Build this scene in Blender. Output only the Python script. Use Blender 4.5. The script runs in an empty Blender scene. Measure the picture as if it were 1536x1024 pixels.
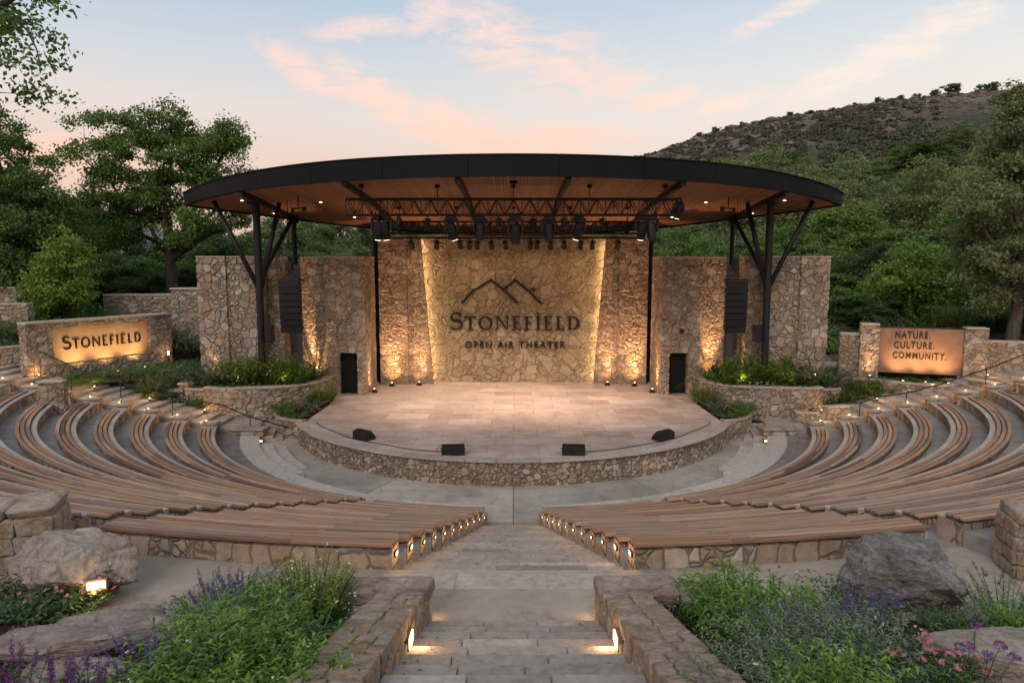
import bpy, math, random
import numpy as np
from mathutils import Vector, noise as mnoise

R = math.radians
C = bpy.context.scene.collection
SC = bpy.context.scene

# ------------------------------------------------------------------ camera layout helpers (real distances, metres)
H = 7.6; TH = R(6.24); FPX = 1024.0; CX = 770.0; CY = 512.0
_c, _s = math.cos(TH), math.sin(TH)
def ray(px, py):
    a = (px-CX)/FPX; b = -(py-CY)/FPX
    return (a, _c+b*_s, -_s+b*_c)
def atz(px, py, z):
    d = ray(px, py); t = (z-H)/d[2]; return Vector((d[0]*t, d[1]*t, z))
def aty(px, py, y):
    d = ray(px, py); t = y/d[1]; return Vector((d[0]*t, y, H+d[2]*t))
def bed_z(y): return 3.2+.36*(8.3-y)
def atbed(px, py, lift=0):
    d = ray(px, py)                       # 3.2+.36*(8.3-d1 t) + lift = H + d2 t
    t = (3.2+.36*8.3+lift-H)/(d[2]+.36*d[1]); return Vector((d[0]*t, d[1]*t, H+d[2]*t))

# ------------------------------------------------------------------ object helpers
def tag(o, label=None, cat=None, group=None, kind=None):
    if label: o['label'] = label
    if cat: o['category'] = cat
    if group: o['group'] = group
    if kind: o['kind'] = kind
    return o
def thing(name, label, cat, loc=(0, 0, 0), rz=0, group=None):
    o = bpy.data.objects.new(name, None); C.objects.link(o)
    o.location = loc; o.rotation_euler = (0, 0, rz); o.empty_display_size = .3
    return tag(o, label, cat, group)
def link_mesh(name, me, mat, parent=None):
    o = bpy.data.objects.new(name, me); C.objects.link(o)
    for m in (mat if isinstance(mat, (list, tuple)) else [mat]): me.materials.append(m)
    if parent is not None: o.parent = parent
    return o
def copy_tree(o, parent=None):
    c = o.copy(); C.objects.link(c)
    if parent is not None: c.parent = parent
    for ch in list(o.children): copy_tree(ch, c)
    return c
def rebase(o):
    """top-level mesh thing: move its origin to the middle of its base"""
    me = o.data
    n = len(me.vertices); a = np.empty(n*3); me.vertices.foreach_get('co', a); a = a.reshape(-1, 3)
    b = np.array([(a[:, 0].min()+a[:, 0].max())/2, (a[:, 1].min()+a[:, 1].max())/2, a[:, 2].min()])
    me.vertices.foreach_set('co', (a-b).ravel()); o.location = Vector(b); return o
def np_mesh(name, V, F, smooth=False):
    """V (n,3), F (m,k) all faces k-gons"""
    V = np.asarray(V, dtype=np.float32); F = np.asarray(F, dtype=np.int32)
    me = bpy.data.meshes.new(name)
    m, k = F.shape
    me.vertices.add(len(V)); me.vertices.foreach_set('co', V.ravel())
    me.loops.add(m*k); me.loops.foreach_set('vertex_index', F.ravel())
    me.polygons.add(m); me.polygons.foreach_set('loop_start', np.arange(0, m*k, k, dtype=np.int32))
    me.polygons.foreach_set('use_smooth', np.full(m, smooth, dtype=bool))
    me.update(calc_edges=True); return me

class MB:
    def __init__(s): s.v = []; s.f = []; s.sm = []
    def add(s, V, F, smooth=False):
        o = len(s.v); s.v.extend([tuple(p) for p in V]); s.f.extend([tuple(i+o for i in f) for f in F]); s.sm.extend([smooth]*len(F)); return s
    def box(s, c, d, rz=0, rx=0, ry=0, taper=1.0):
        hx, hy, hz = d[0]/2, d[1]/2, d[2]/2
        P = []
        for z in (-1, 1):
            k = taper if z > 0 else 1
            for x, y in ((-1, -1), (1, -1), (1, 1), (-1, 1)): P.append(Vector((x*hx*k, y*hy*k, z*hz)))
        from mathutils import Euler
        M = Euler((rx, ry, rz)).to_matrix(); c = Vector(c)
        return s.add([M@p+c for p in P], [(3, 2, 1, 0), (4, 5, 6, 7), (0, 1, 5, 4), (1, 2, 6, 5), (2, 3, 7, 6), (3, 0, 4, 7)])
    def prism(s, poly, z0, z1):
        n = len(poly); g = (lambda z, p: z(p) if callable(z) else z)
        V = [(p[0], p[1], g(z0, p)) for p in poly]+[(p[0], p[1], g(z1, p)) for p in poly]
        return s.add(V, [tuple(range(n-1, -1, -1)), tuple(range(n, 2*n))]+[(i, (i+1) % n, n+(i+1) % n, n+i) for i in range(n)])
    def tube(s, pts, r, n=6, smooth=True, cap=True):
        pts = [Vector(p) for p in pts]; rs = r if isinstance(r, (list, tuple)) else [r]*len(pts)
        rings = []; up = Vector((0, 0, 1)); prev = None
        for i, p in enumerate(pts):
            t = (pts[min(i+1, len(pts)-1)]-pts[max(i-1, 0)]).normalized()
            if prev is None:
                a = t.cross(up)
                if a.length < 1e-3: a = t.cross(Vector((1, 0, 0)))
            else: a = prev-t*prev.dot(t)
            a.normalize(); prev = a; b = t.cross(a)
            rings.append([p+(a*math.cos(2*math.pi*k/n)+b*math.sin(2*math.pi*k/n))*rs[i] for k in range(n)])
        V = [q for g in rings for q in g]; F = []
        for i in range(len(rings)-1):
            for k in range(n): F.append((i*n+k, i*n+(k+1) % n, (i+1)*n+(k+1) % n, (i+1)*n+k))
        if cap: F += [tuple(range(n-1, -1, -1)), tuple((len(rings)-1)*n+k for k in range(n))]
        return s.add(V, F, smooth)
    def cyl(s, p, r, h, n=16, axis='z', r2=None):
        p = Vector(p); d = {'z': Vector((0, 0, 1)), 'x': Vector((1, 0, 0)), 'y': Vector((0, 1, 0))}[axis]
        return s.tube([p, p+d*h], [r, r if r2 is None else r2], n, smooth=False)
    def build(s, name, mat, parent=None, world=True, bevel=0, seg=1):
        me = bpy.data.meshes.new(name)
        off = Vector((0, 0, 0))
        if parent is not None and world:
            q = parent
            while q is not None: off = off+Vector(q.location); q = q.parent
        me.from_pydata([(v[0]-off[0], v[1]-off[1], v[2]-off[2]) for v in s.v], [], s.f); me.update()
        me.polygons.foreach_set('use_smooth', s.sm)
        o = link_mesh(name, me, mat, parent)
        if bevel:
            b = o.modifiers.new('bevel', 'BEVEL'); b.width = bevel; b.segments = seg; b.limit_method = 'ANGLE'; b.angle_limit = R(35)
        return o

def box_grid(x0, x1, y0, y1, z0, z1, res, warp=None):
    """closed box with every face cut into a grid, shared edges; returns V,F"""
    nx = max(1, round((x1-x0)/res)); ny = max(1, round((y1-y0)/res)); nz = max(1, round((z1-z0)/res))
    idx = {}; V = []; F = []
    def vid(i, j, k):
        key = (i, j, k)
        if key not in idx:
            idx[key] = len(V); V.append((x0+(x1-x0)*i/nx, y0+(y1-y0)*j/ny, z0+(z1-z0)*k/nz))
        return idx[key]
    for i in range(nx):
        for k in range(nz):
            F.append((vid(i, 0, k), vid(i+1, 0, k), vid(i+1, 0, k+1), vid(i, 0, k+1)))
            F.append((vid(i, ny, k+1), vid(i+1, ny, k+1), vid(i+1, ny, k), vid(i, ny, k)))
        for j in range(ny):
            F.append((vid(i, j, nz), vid(i+1, j, nz), vid(i+1, j+1, nz), vid(i, j+1, nz)))
            F.append((vid(i, j+1, 0), vid(i+1, j+1, 0), vid(i+1, j, 0), vid(i, j, 0)))
    for j in range(ny):
        for k in range(nz):
            F.append((vid(0, j+1, k), vid(0, j, k), vid(0, j, k+1), vid(0, j+1, k+1)))
            F.append((vid(nx, j, k), vid(nx, j+1, k), vid(nx, j+1, k+1), vid(nx, j, k+1)))
    if warp: V = [warp(*p) for p in V]
    return V, F

def path_points(pts, res):
    pts = [Vector((p[0], p[1], 0)) for p in pts]; out = [pts[0]]
    for a, b in zip(pts, pts[1:]):
        n = max(1, round((b-a).length/res))
        out += [a.lerp(b, i/n) for i in range(1, n+1)]
    return out
def smooth_path(pts, it=2):
    pts = [Vector((p[0], p[1], 0)) for p in pts]
    for _ in range(it):
        q = [pts[0]]
        for a, b in zip(pts, pts[1:]): q += [a.lerp(b, .25), a.lerp(b, .75)]
        q.append(pts[-1]); pts = q
    return pts
def sweep_wall(pts, z0, z1, thick, res=.11, side=0):
    """wall swept along a polyline, grid faces on all sides. z0,z1: numbers or f(t). side: 0 centred, 1 left of the path, -1 right"""
    P = path_points(pts, res); n = len(P); g = (lambda z, t: z(t) if callable(z) else z)
    nrm = []
    for i in range(n):
        t = (P[min(i+1, n-1)]-P[max(i-1, 0)]).normalized(); nrm.append(Vector((-t.y, t.x, 0)))
    hz = max(g(z1, t/10)-g(z0, t/10) for t in range(11)); nz = max(1, round(hz/res)); nw = max(1, round(thick/res))
    lo = -.5+side*.5
    idx = {}; V = []; F = []
    def vid(i, w, k):
        key = (i, w, k)
        if key not in idx:
            t = i/(n-1); p = P[i]+nrm[i]*thick*(lo+w/nw); a, b = g(z0, t), g(z1, t)
            idx[key] = len(V); V.append((p.x, p.y, a+(b-a)*k/nz))
        return idx[key]
    for i in range(n-1):
        for k in range(nz):
            F.append((vid(i, 0, k), vid(i+1, 0, k), vid(i+1, 0, k+1), vid(i, 0, k+1)))
            F.append((vid(i, nw, k+1), vid(i+1, nw, k+1), vid(i+1, nw, k), vid(i, nw, k)))
        for w in range(nw):
            F.append((vid(i, w, nz), vid(i+1, w, nz), vid(i+1, w+1, nz), vid(i, w+1, nz)))
    for w in range(nw):
        for k in range(nz):
            F.append((vid(0, w+1, k), vid(0, w, k), vid(0, w, k+1), vid(0, w+1, k+1)))
            F.append((vid(n-1, w, k), vid(n-1, w+1, k), vid(n-1, w+1, k+1), vid(n-1, w, k+1)))
    return V, F
def coping_mb(pts, z, thick, h, over, stone=.7, side=0, seed=0):
    """row of separate cap stones along a wall top"""
    rng = random.Random(seed); P = path_points(pts, .08); g = (lambda q, t: q(t) if callable(q) else q)
    mb = MB(); n = len(P); i = 0; lo = -.5+side*.5
    while i < n-1:
        L = rng.uniform(.6, 1.3)*stone; j = min(n-1, i+max(1, round(L/.08)))
        if n-1-j < 3: j = n-1
        ks = list(range(i, j+1, 2)); ks = ks if ks[-1] == j else ks+[j]
        dh = rng.uniform(-.012, .012); o1 = over+rng.uniform(-.02, .02); o2 = over+rng.uniform(-.02, .02)
        V = []
        for k in ks:
            t = (P[min(k+1, n-1)]-P[max(k-1, 0)]).normalized(); nr = Vector((-t.y, t.x, 0)); zz = g(z, k/(n-1))
            e = .006 if k == ks[0] else (-.006 if k == ks[-1] else 0)
            q = P[k]+t*e; a = q+nr*(thick*lo-o1); b = q+nr*(thick*(lo+1)+o2)
            V += [(a.x, a.y, zz), (b.x, b.y, zz), (b.x, b.y, zz+h+dh), (a.x, a.y, zz+h+dh)]
        m = len(ks); F = [(0, 1, 2, 3), tuple(4*(m-1)+x for x in (3, 2, 1, 0))]
        for q in range(m-1):
            for x in range(4): F.append((4*q+x, 4*q+4+x, 4*q+4+(x+1) % 4, 4*q+(x+1) % 4))
        mb.add(V, F); i = j
    return mb
# ------------------------------------------------------------------ materials
class NT:
    def __init__(s, name):
        s.m = bpy.data.materials.new(name); s.m.use_nodes = True; s.t = s.m.node_tree; s.t.nodes.clear()
        s.out = s.n('ShaderNodeOutputMaterial')
    def n(s, typ, **kw):
        nd = s.t.nodes.new(typ)
        for k, v in kw.items():
            if k in nd.bl_rna.properties.keys(): setattr(nd, k, v)
        return nd
    def l(s, a, b): s.t.links.new(a, b)
    def val(s, sock, v):
        if hasattr(v, 'is_linked') or isinstance(v, bpy.types.NodeSocket): s.l(v, sock)
        else: sock.default_value = v
    def math(s, op, a, b=None, c=None, clamp=False):
        nd = s.n('ShaderNodeMath', operation=op); nd.use_clamp = clamp
        s.val(nd.inputs[0], a)
        if b is not None: s.val(nd.inputs[1], b)
        if c is not None: s.val(nd.inputs[2], c)
        return nd.outputs[0]
    def vmath(s, op, a, b=None, sc=None):
        nd = s.n('ShaderNodeVectorMath', operation=op); s.val(nd.inputs[0], a)
        if b is not None: s.val(nd.inputs[1], b)
        if sc is not None: s.val(nd.inputs[3], sc)
        return nd.outputs[0]
    def noise(s, vec, scale, detail=3, rough=.55):
        nd = s.n('ShaderNodeTexNoise'); s.l(vec, nd.inputs['Vector']); nd.inputs['Scale'].default_value = scale
        nd.inputs['Detail'].default_value = detail; nd.inputs['Roughness'].default_value = rough; return nd
    def ramp(s, fac, stops, interp='LINEAR'):
        nd = s.n('ShaderNodeValToRGB'); cr = nd.color_ramp; cr.interpolation = interp
        while len(cr.elements) < len(stops): cr.elements.new(.5)
        for e, (p, c) in zip(cr.elements, stops): e.position = p; e.color = (*c, 1) if len(c) == 3 else c
        s.val(nd.inputs[0], fac); return nd.outputs[0]
    def mix(s, fac, a, b, blend='MIX'):
        nd = s.n('ShaderNodeMix'); nd.data_type = 'RGBA'; nd.blend_type = blend; nd.clamp_factor = True
        s.val(nd.inputs[0], fac)
        s.val(nd.inputs[6], a if not isinstance(a, tuple) else (*a[:3], 1)); s.val(nd.inputs[7], b if not isinstance(b, tuple) else (*b[:3], 1))
        return nd.outputs[2]
    def mapr(s, v, a, b, c, d, smooth=True):
        nd = s.n('ShaderNodeMapRange'); nd.interpolation_type = 'SMOOTHSTEP' if smooth else 'LINEAR'
        s.val(nd.inputs[0], v)
        for i, q in enumerate((a, b, c, d)): nd.inputs[i+1].default_value = q
        return nd.outputs[0]
    def bsdf(s, col, rough=.8, spec=.3, metal=0, normal=None):
        nd = s.n('ShaderNodeBsdfPrincipled'); s.val(nd.inputs['Base Color'], (*col, 1) if isinstance(col, tuple) and len(col) == 3 else col)
        s.val(nd.inputs['Roughness'], rough); s.val(nd.inputs['Specular IOR Level'], spec); s.val(nd.inputs['Metallic'], metal)
        if normal is not None: s.l(normal, nd.inputs['Normal'])
        s.l(nd.outputs[0], s.out.inputs['Surface']); return nd
    def bump(s, h, dist=.02, strength=1.0):
        nd = s.n('ShaderNodeBump'); nd.inputs['Strength'].default_value = strength; nd.inputs['Distance'].default_value = dist
        s.l(h, nd.inputs['Height']); return nd.outputs[0]
    def obj(s): return s.n('ShaderNodeTexCoord').outputs['Object']
    def pos(s): return s.n('ShaderNodeNewGeometry').outputs['Position']
    def island(s): return s.n('ShaderNodeNewGeometry').outputs['Random Per Island']
    def sep(s, v):
        nd = s.n('ShaderNodeSeparateXYZ'); s.l(v, nd.inputs[0]); return nd.outputs
    def comb(s, x, y, z):
        nd = s.n('ShaderNodeCombineXYZ'); s.val(nd.inputs[0], x); s.val(nd.inputs[1], y); s.val(nd.inputs[2], z); return nd.outputs[0]

TAN = [(0, (.30, .215, .15)), (.16, (.41, .315, .235)), (.32, (.27, .18, .12)), (.46, (.46, .375, .295)), (.6, (.36, .295, .24)), (.74, (.37, .245, .155)), (.88, (.50, .425, .345)), (1, (.24, .20, .175))]
MIXED = [(0, (.33, .27, .215)), (.15, (.41, .36, .305)), (.3, (.28, .19, .125)), (.45, (.47, .42, .36)), (.6, (.34, .235, .15)), (.75, (.29, .26, .235)), (.88, (.40, .30, .2)), (1, (.19, .165, .15))]
GREY = [(0, (.32, .28, .24)), (.25, (.42, .37, .32)), (.5, (.36, .28, .215)), (.75, (.46, .41, .355)), (1, (.27, .24, .215))]
def stone(name, scale=2.4, tones=TAN, joint=(.23, .185, .145), jw=.035, zs=1.25, disp=0, bump=.05, warp=.3, rand=1.0, roundness=2.6):
    """rubble masonry: Voronoi stones with recessed joints"""
    s = NT(name); co = s.obj()
    mp = s.n('ShaderNodeMapping'); s.l(co, mp.inputs[0]); mp.inputs['Scale'].default_value = (1, 1, zs)
    wn = s.noise(mp.outputs[0], scale*.55, 2); w = s.vmath('SUBTRACT', wn.outputs['Color'], (.5, .5, .5)); w = s.vmath('SCALE', w, sc=warp*2/scale*1.6)
    v = s.vmath('ADD', mp.outputs[0], w)
    a = s.n('ShaderNodeTexVoronoi', feature='F1'); b = s.n('ShaderNodeTexVoronoi', feature='F2')
    for q in (a, b): s.l(v, q.inputs['Vector']); q.inputs['Scale'].default_value = scale; q.inputs['Randomness'].default_value = rand
    sc_ = s.n('ShaderNodeSeparateColor'); s.l(a.outputs['Color'], sc_.inputs[0])
    a2 = s.n('ShaderNodeTexVoronoi', feature='F1'); b2 = s.n('ShaderNodeTexVoronoi', feature='F2')
    for q in (a2, b2): s.l(v, q.inputs['Vector']); q.inputs['Scale'].default_value = scale*1.75; q.inputs['Randomness'].default_value = rand
    s2_ = s.n('ShaderNodeSeparateColor'); s.l(a2.outputs['Color'], s2_.inputs[0])
    small = s.math('GREATER_THAN', sc_.outputs[2], .56)          # some big cells are built of smaller stones
    f = s.n('ShaderNodeMix'); f.data_type = 'FLOAT'; s.l(small, f.inputs[0]); s.l(sc_.outputs[0], f.inputs[2]); s.l(s2_.outputs[0], f.inputs[3])
    col = s.ramp(f.outputs[0], tones)
    dbig = s.math('MULTIPLY', s.math('SUBTRACT', b.outputs['Distance'], a.outputs['Distance']), .6)
    dsml = s.math('ADD', s.math('MULTIPLY', s.math('SUBTRACT', b2.outputs['Distance'], a2.outputs['Distance']), .42), s.math('MULTIPLY', s.math('SUBTRACT', 1, small), 9.0))
    dist = s.math('MINIMUM', dbig, dsml)
    n1 = s.noise(co, 5.5, 6, .65); n2 = s.noise(co, 28, 4, .6); n3 = s.noise(co, .7, 3)
    col = s.mix(.8, col, s.ramp(n1.outputs[0], [(.25, (.55, .52, .5)), (.5, (.95, .95, .95)), (.78, (1.25, 1.2, 1.13))]), 'MULTIPLY')
    col = s.mix(.5, col, s.ramp(n2.outputs[0], [(.3, (.7, .7, .7)), (.7, (1.2, 1.2, 1.2))]), 'MULTIPLY')
    col = s.mix(.5, col, s.ramp(n3.outputs[0], [(.35, (.72, .7, .68)), (.65, (1.12, 1.12, 1.12))]), 'MULTIPLY')
    d = s.math('ADD', dist, s.math('MULTIPLY', s.math('SUBTRACT', n2.outputs[0], .5), jw*.5))
    jm = s.mapr(d, jw*.35, jw, 0, 1)
    col = s.mix(jm, joint, col)
    rd = s.mapr(d, 0, jw*roundness, 0, 1)
    hgt = s.math('MULTIPLY', rd, s.math('ADD', s.math('MULTIPLY', sc_.outputs[1], .45), .55))
    hgt = s.math('ADD', hgt, s.math('MULTIPLY', n1.outputs[0], .45)); hgt2 = s.math('ADD', hgt, s.math('MULTIPLY', n2.outputs[0], .14)) if not disp else s.math('ADD', s.math('MULTIPLY', n1.outputs[0], .6), s.math('MULTIPLY', n2.outputs[0], .3))
    s.bsdf(col, .86, .2, normal=s.bump(hgt2, bump if not disp else .025))
    if disp:
        dn = s.n('ShaderNodeDisplacement'); s.l(hgt, dn.inputs['Height']); dn.inputs['Midlevel'].default_value = .5; dn.inputs['Scale'].default_value = disp
        s.l(dn.outputs[0], s.out.inputs['Displacement']); s.m.displacement_method = 'BOTH'
    return s.m
def rock(name, c1, c2, c3, bump=.06, sc=1.0, layered=0):
    s = NT(name); co = s.obj()
    if layered:
        mp = s.n('ShaderNodeMapping'); s.l(co, mp.inputs[0]); mp.inputs['Scale'].default_value = (1, 1, layered); mp.inputs['Rotation'].default_value = (.12, .2, .3); v = mp.outputs[0]
    else: v = co
    n1 = s.noise(v, 1.6*sc, 8, .62); n2 = s.noise(v, 9*sc, 8, .7); n3 = s.noise(v, 45*sc, 3, .6)
    col = s.ramp(n1.outputs[0], [(.3, c1), (.5, c2), (.72, c3)])
    col = s.mix(.8, col, s.ramp(n2.outputs[0], [(.3, (.55, .54, .53)), (.52, (1, 1, 1)), (.72, (1.4, 1.36, 1.3))]), 'MULTIPLY')
    isl = s.island(); col = s.mix(.55, col, s.ramp(isl, [(0, (.70, .62, .54)), (.2, (1.1, .98, .84)), (.4, (.82, .82, .84)), (.6, (1.02, .84, .66)), (.8, (1.12, 1.1, 1.06)), (1, (.85, .72, .6))]), 'MULTIPLY')
    vo = s.n('ShaderNodeTexVoronoi', feature='DISTANCE_TO_EDGE'); s.l(s.vmath('ADD', v, s.vmath('SCALE', n2.outputs['Color'], sc=.25/sc)), vo.inputs['Vector']); vo.inputs['Scale'].default_value = 1.7*sc
    cr = s.mapr(vo.outputs[0], 0, .03, 0, 1)
    col = s.mix(s.math('MULTIPLY', s.math('SUBTRACT', 1, cr), .22), col, (.1, .085, .075))
    h = s.math('ADD', s.math('ADD', s.math('MULTIPLY', n1.outputs[0], 1.2), s.math('MULTIPLY', n2.outputs[0], .8)), s.math('ADD', s.math('MULTIPLY', n3.outputs[0], .28), s.math('MULTIPLY', cr, .1)))
    s.bsdf(col, .88, .2, normal=s.bump(h, bump)); return s.m
def slab(name, c1, c2, sc=1.0, rough=.8, bump=.012, var=.5):
    """limestone / concrete slabs, tone varies per separate piece"""
    s = NT(name); co = s.pos()
    n1 = s.noise(co, .9*sc, 6, .6); n2 = s.noise(co, 7*sc, 6, .65); n3 = s.noise(co, 50*sc, 2, .6)
    col = s.mix(n1.outputs[0], c1, c2)
    col = s.mix(.75, col, s.ramp(n2.outputs[0], [(.3, (.55, .54, .52)), (.48, (.97, .97, .97)), (.7, (1.25, 1.23, 1.2))]), 'MULTIPLY')
    isl = s.island(); col = s.mix(var, col, s.ramp(isl, [(0, (.68, .65, .62)), (.35, (1.0, .96, .91)), (.6, (.84, .84, .86)), (.8, (1.06, .93, .82)), (1, (1.17, 1.17, 1.16))]), 'MULTIPLY')
    h = s.math('ADD', n2.outputs[0], s.math('MULTIPLY', n3.outputs[0], .35))
    s.bsdf(col, rough, .25, normal=s.bump(h, bump)); return s.m
def concrete(name, base, joints=True, cy=33.48, speck=.8):
    s = NT(name); co = s.pos()
    n1 = s.noise(co, .35, 5, .6); n2 = s.noise(co, 2.5, 8, .7); n3 = s.noise(co, 60, 2, .6); n4 = s.noise(co, .12, 2)
    col = s.mix(1, base, s.ramp(n1.outputs[0], [(.3, (.66, .65, .64)), (.5, (.98, .98, .98)), (.7, (1.2, 1.19, 1.16))]), 'MULTIPLY')
    col = s.mix(.85, col, s.ramp(n2.outputs[0], [(.3, (.58, .56, .53)), (.46, (.97, .97, .97)), (.72, (1.2, 1.19, 1.17))]), 'MULTIPLY')
    col = s.mix(speck*.5, col, s.ramp(n3.outputs[0], [(.3, (.7, .7, .7)), (.7, (1.25, 1.25, 1.25))]), 'MULTIPLY')
    h = s.math('ADD', n3.outputs[0], s.math('MULTIPLY', n2.outputs[0], .8))
    if joints:
        x, y, z = s.sep(co)
        ang = s.math('ARCTAN2', x, s.math('SUBTRACT', cy, y)); fr = s.math('FRACT', s.math('ADD', s.math('MULTIPLY', ang, 1/R(24)), 20.0))
        rad = s.math('SQRT', s.math('ADD', s.math('MULTIPLY', x, x), s.math('POWER', s.math('ABSOLUTE', s.math('SUBTRACT', cy, y)), 2)))
        dist = s.math('MULTIPLY', s.math('MULTIPLY', s.math('MINIMUM', fr, s.math('SUBTRACT', 1, fr)), R(24)), rad)
        jm = s.mapr(dist, .008, .02, 0, 1)
        tone = s.n('ShaderNodeTexWhiteNoise'); tone.noise_dimensions = '1D'
        s.l(s.math('FLOOR', s.math('ADD', s.math('MULTIPLY', ang, 1/R(24)), 20.0)), tone.inputs['W'])
        col = s.mix(.8, col, s.ramp(tone.outputs[0], [(0, (.86, .86, .87)), (1, (1.1, 1.09, 1.07))]), 'MULTIPLY')
        col = s.mix(jm, (.13, .125, .12), col); h = s.math('ADD', h, s.math('MULTIPLY', jm, 1.5))
    s.bsdf(col, .78, .25, normal=s.bump(h, .008)); return s.m
def wood(name, tones, cy=33.48, polar=True, rough=.62):
    s = NT(name); co = s.pos(); x, y, z = s.sep(co)
    dy = s.math('SUBTRACT', cy, y)
    ang = s.math('ARCTAN2', x, dy); rad = s.math('SQRT', s.math('ADD', s.math('MULTIPLY', x, x), s.math('MULTIPLY', dy, dy)))
    isl = s.island()
    v = s.comb(s.math('ADD', s.math('MULTIPLY', ang, 14.0), s.math('MULTIPLY', isl, 60.0)), s.math('MULTIPLY', rad, 26.0), z)
    n1 = s.noise(v, 1.0, 5, .6); n2 = s.noise(v, 3.5, 4, .6)
    col = s.ramp(isl, tones)
    col = s.mix(.9, col, s.ramp(n1.outputs[0], [(.28, (.55, .52, .5)), (.5, (1, 1, 1)), (.74, (1.3, 1.27, 1.22))]), 'MULTIPLY')
    col = s.mix(.6, col, s.ramp(n2.outputs[0], [(.3, (.7, .7, .7)), (.7, (1.2, 1.2, 1.2))]), 'MULTIPLY')
    s.bsdf(col, rough, .3, normal=s.bump(s.math('ADD', n1.outputs[0], n2.outputs[0]), .004)); return s.m
def soffit(name):
    s = NT(name); co = s.pos(); x, y, z = s.sep(co); w = .14
    q = s.math('MULTIPLY', x, 1/w); fl = s.math('FLOOR', q); fr = s.math('FRACT', q)
    wn = s.n('ShaderNodeTexWhiteNoise'); wn.noise_dimensions = '2D'
    wn2 = s.n('ShaderNodeTexWhiteNoise'); wn2.noise_dimensions = '1D'; s.l(fl, wn2.inputs['W'])
    seg = s.math('FLOOR', s.math('ADD', s.math('MULTIPLY', y, .3), s.math('MULTIPLY', wn2.outputs[0], 5.0)))
    s.l(s.comb(fl, seg, 0), wn.inputs['Vector'])
    col = s.ramp(wn.outputs[0], [(0, (.24, .115, .068)), (.3, (.35, .17, .10)), (.6, (.28, .135, .082)), (.85, (.40, .20, .118)), (1, (.20, .098, .06))])
    gv = s.comb(s.math('MULTIPLY', x, 30.0), s.math('MULTIPLY', y, 1.3), fl)
    n = s.noise(gv, 1, 5, .6); col = s.mix(.8, col, s.ramp(n.outputs[0], [(.3, (.62, .6, .58)), (.7, (1.25, 1.22, 1.2))]), 'MULTIPLY')
    e = s.math('MINIMUM', fr, s.math('SUBTRACT', 1, fr)); jm = s.mapr(e, .02, .07, 0, 1)
    col = s.mix(jm, (.02, .01, .007), col)
    s.bsdf(col, .5, .35, normal=s.bump(s.math('ADD', jm, s.math('MULTIPLY', n.outputs[0], .2)), .006)); return s.m
def travertine(name):
    s = NT(name); co = s.pos(); br = s.n('ShaderNodeTexBrick'); s.l(co, br.inputs['Vector'])
    for k, v in (('Scale', 1.0), ('Brick Width', 1.9), ('Row Height', 1.1), ('Mortar Size', .008), ('Bias', .0)): br.inputs[k].default_value = v
    br.inputs['Color1'].default_value = (.0, .0, .0, 1); br.inputs['Color2'].default_value = (1, 1, 1, 1); br.inputs['Mortar'].default_value = (.5, .5, .5, 1)
    col = s.ramp(br.outputs['Color'], [(0, (.38, .295, .25)), (.35, (.50, .405, .35)), (.7, (.44, .36, .315)), (1, (.57, .475, .42))])
    n1 = s.noise(co, 1.1, 8, .65); n2 = s.noise(co, 8, 6, .7); n3 = s.noise(co, .25, 3)
    st = s.noise(s.comb(s.math('MULTIPLY', s.sep(co)[0], .6), s.math('MULTIPLY', s.sep(co)[1], 4.0), 0), 2.2, 6, .6)
    col = s.mix(.9, col, s.ramp(n1.outputs[0], [(.3, (.7, .66, .63)), (.5, (1, 1, 1)), (.72, (1.25, 1.24, 1.22))]), 'MULTIPLY')
    col = s.mix(.7, col, s.ramp(st.outputs[0], [(.3, (.72, .7, .68)), (.7, (1.2, 1.2, 1.2))]), 'MULTIPLY')
    col = s.mix(.5, col, s.ramp(n2.outputs[0], [(.3, (.7, .7, .7)), (.7, (1.2, 1.2, 1.2))]), 'MULTIPLY')
    col = s.mix(.7, col, s.ramp(n3.outputs[0], [(.35, (.8, .8, .8)), (.65, (1.1, 1.1, 1.1))]), 'MULTIPLY')
    col = s.mix(br.outputs['Fac'], col, (.17, .135, .11))
    rg = s.mapr(n1.outputs[0], .3, .7, .38, .6)
    s.bsdf(col, rg, .4, normal=s.bump(s.math('SUBTRACT', s.math('MULTIPLY', n2.outputs[0], .5), br.outputs['Fac']), .004)); return s.m
def plain(name, col, rough=.5, metal=0, spec=.4, var=.25, sc=3, bump=0):
    s = NT(name); co = s.obj(); n = s.noise(co, sc, 5, .6)
    c = s.mix(1, col, s.ramp(n.outputs[0], [(.3, (1-var,)*3), (.7, (1+var,)*3)]), 'MULTIPLY')
    s.bsdf(c, s.mapr(n.outputs[0], .3, .7, rough*.85, min(1, rough*1.15)), spec, metal, normal=s.bump(n.outputs[0], bump) if bump else None); return s.m
def emit(name, col, strength):
    s = NT(name); e = s.n('ShaderNodeEmission'); e.inputs[0].default_value = (*col, 1); e.inputs[1].default_value = strength
    s.l(e.outputs[0], s.out.inputs['Surface']); return s.m
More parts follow.
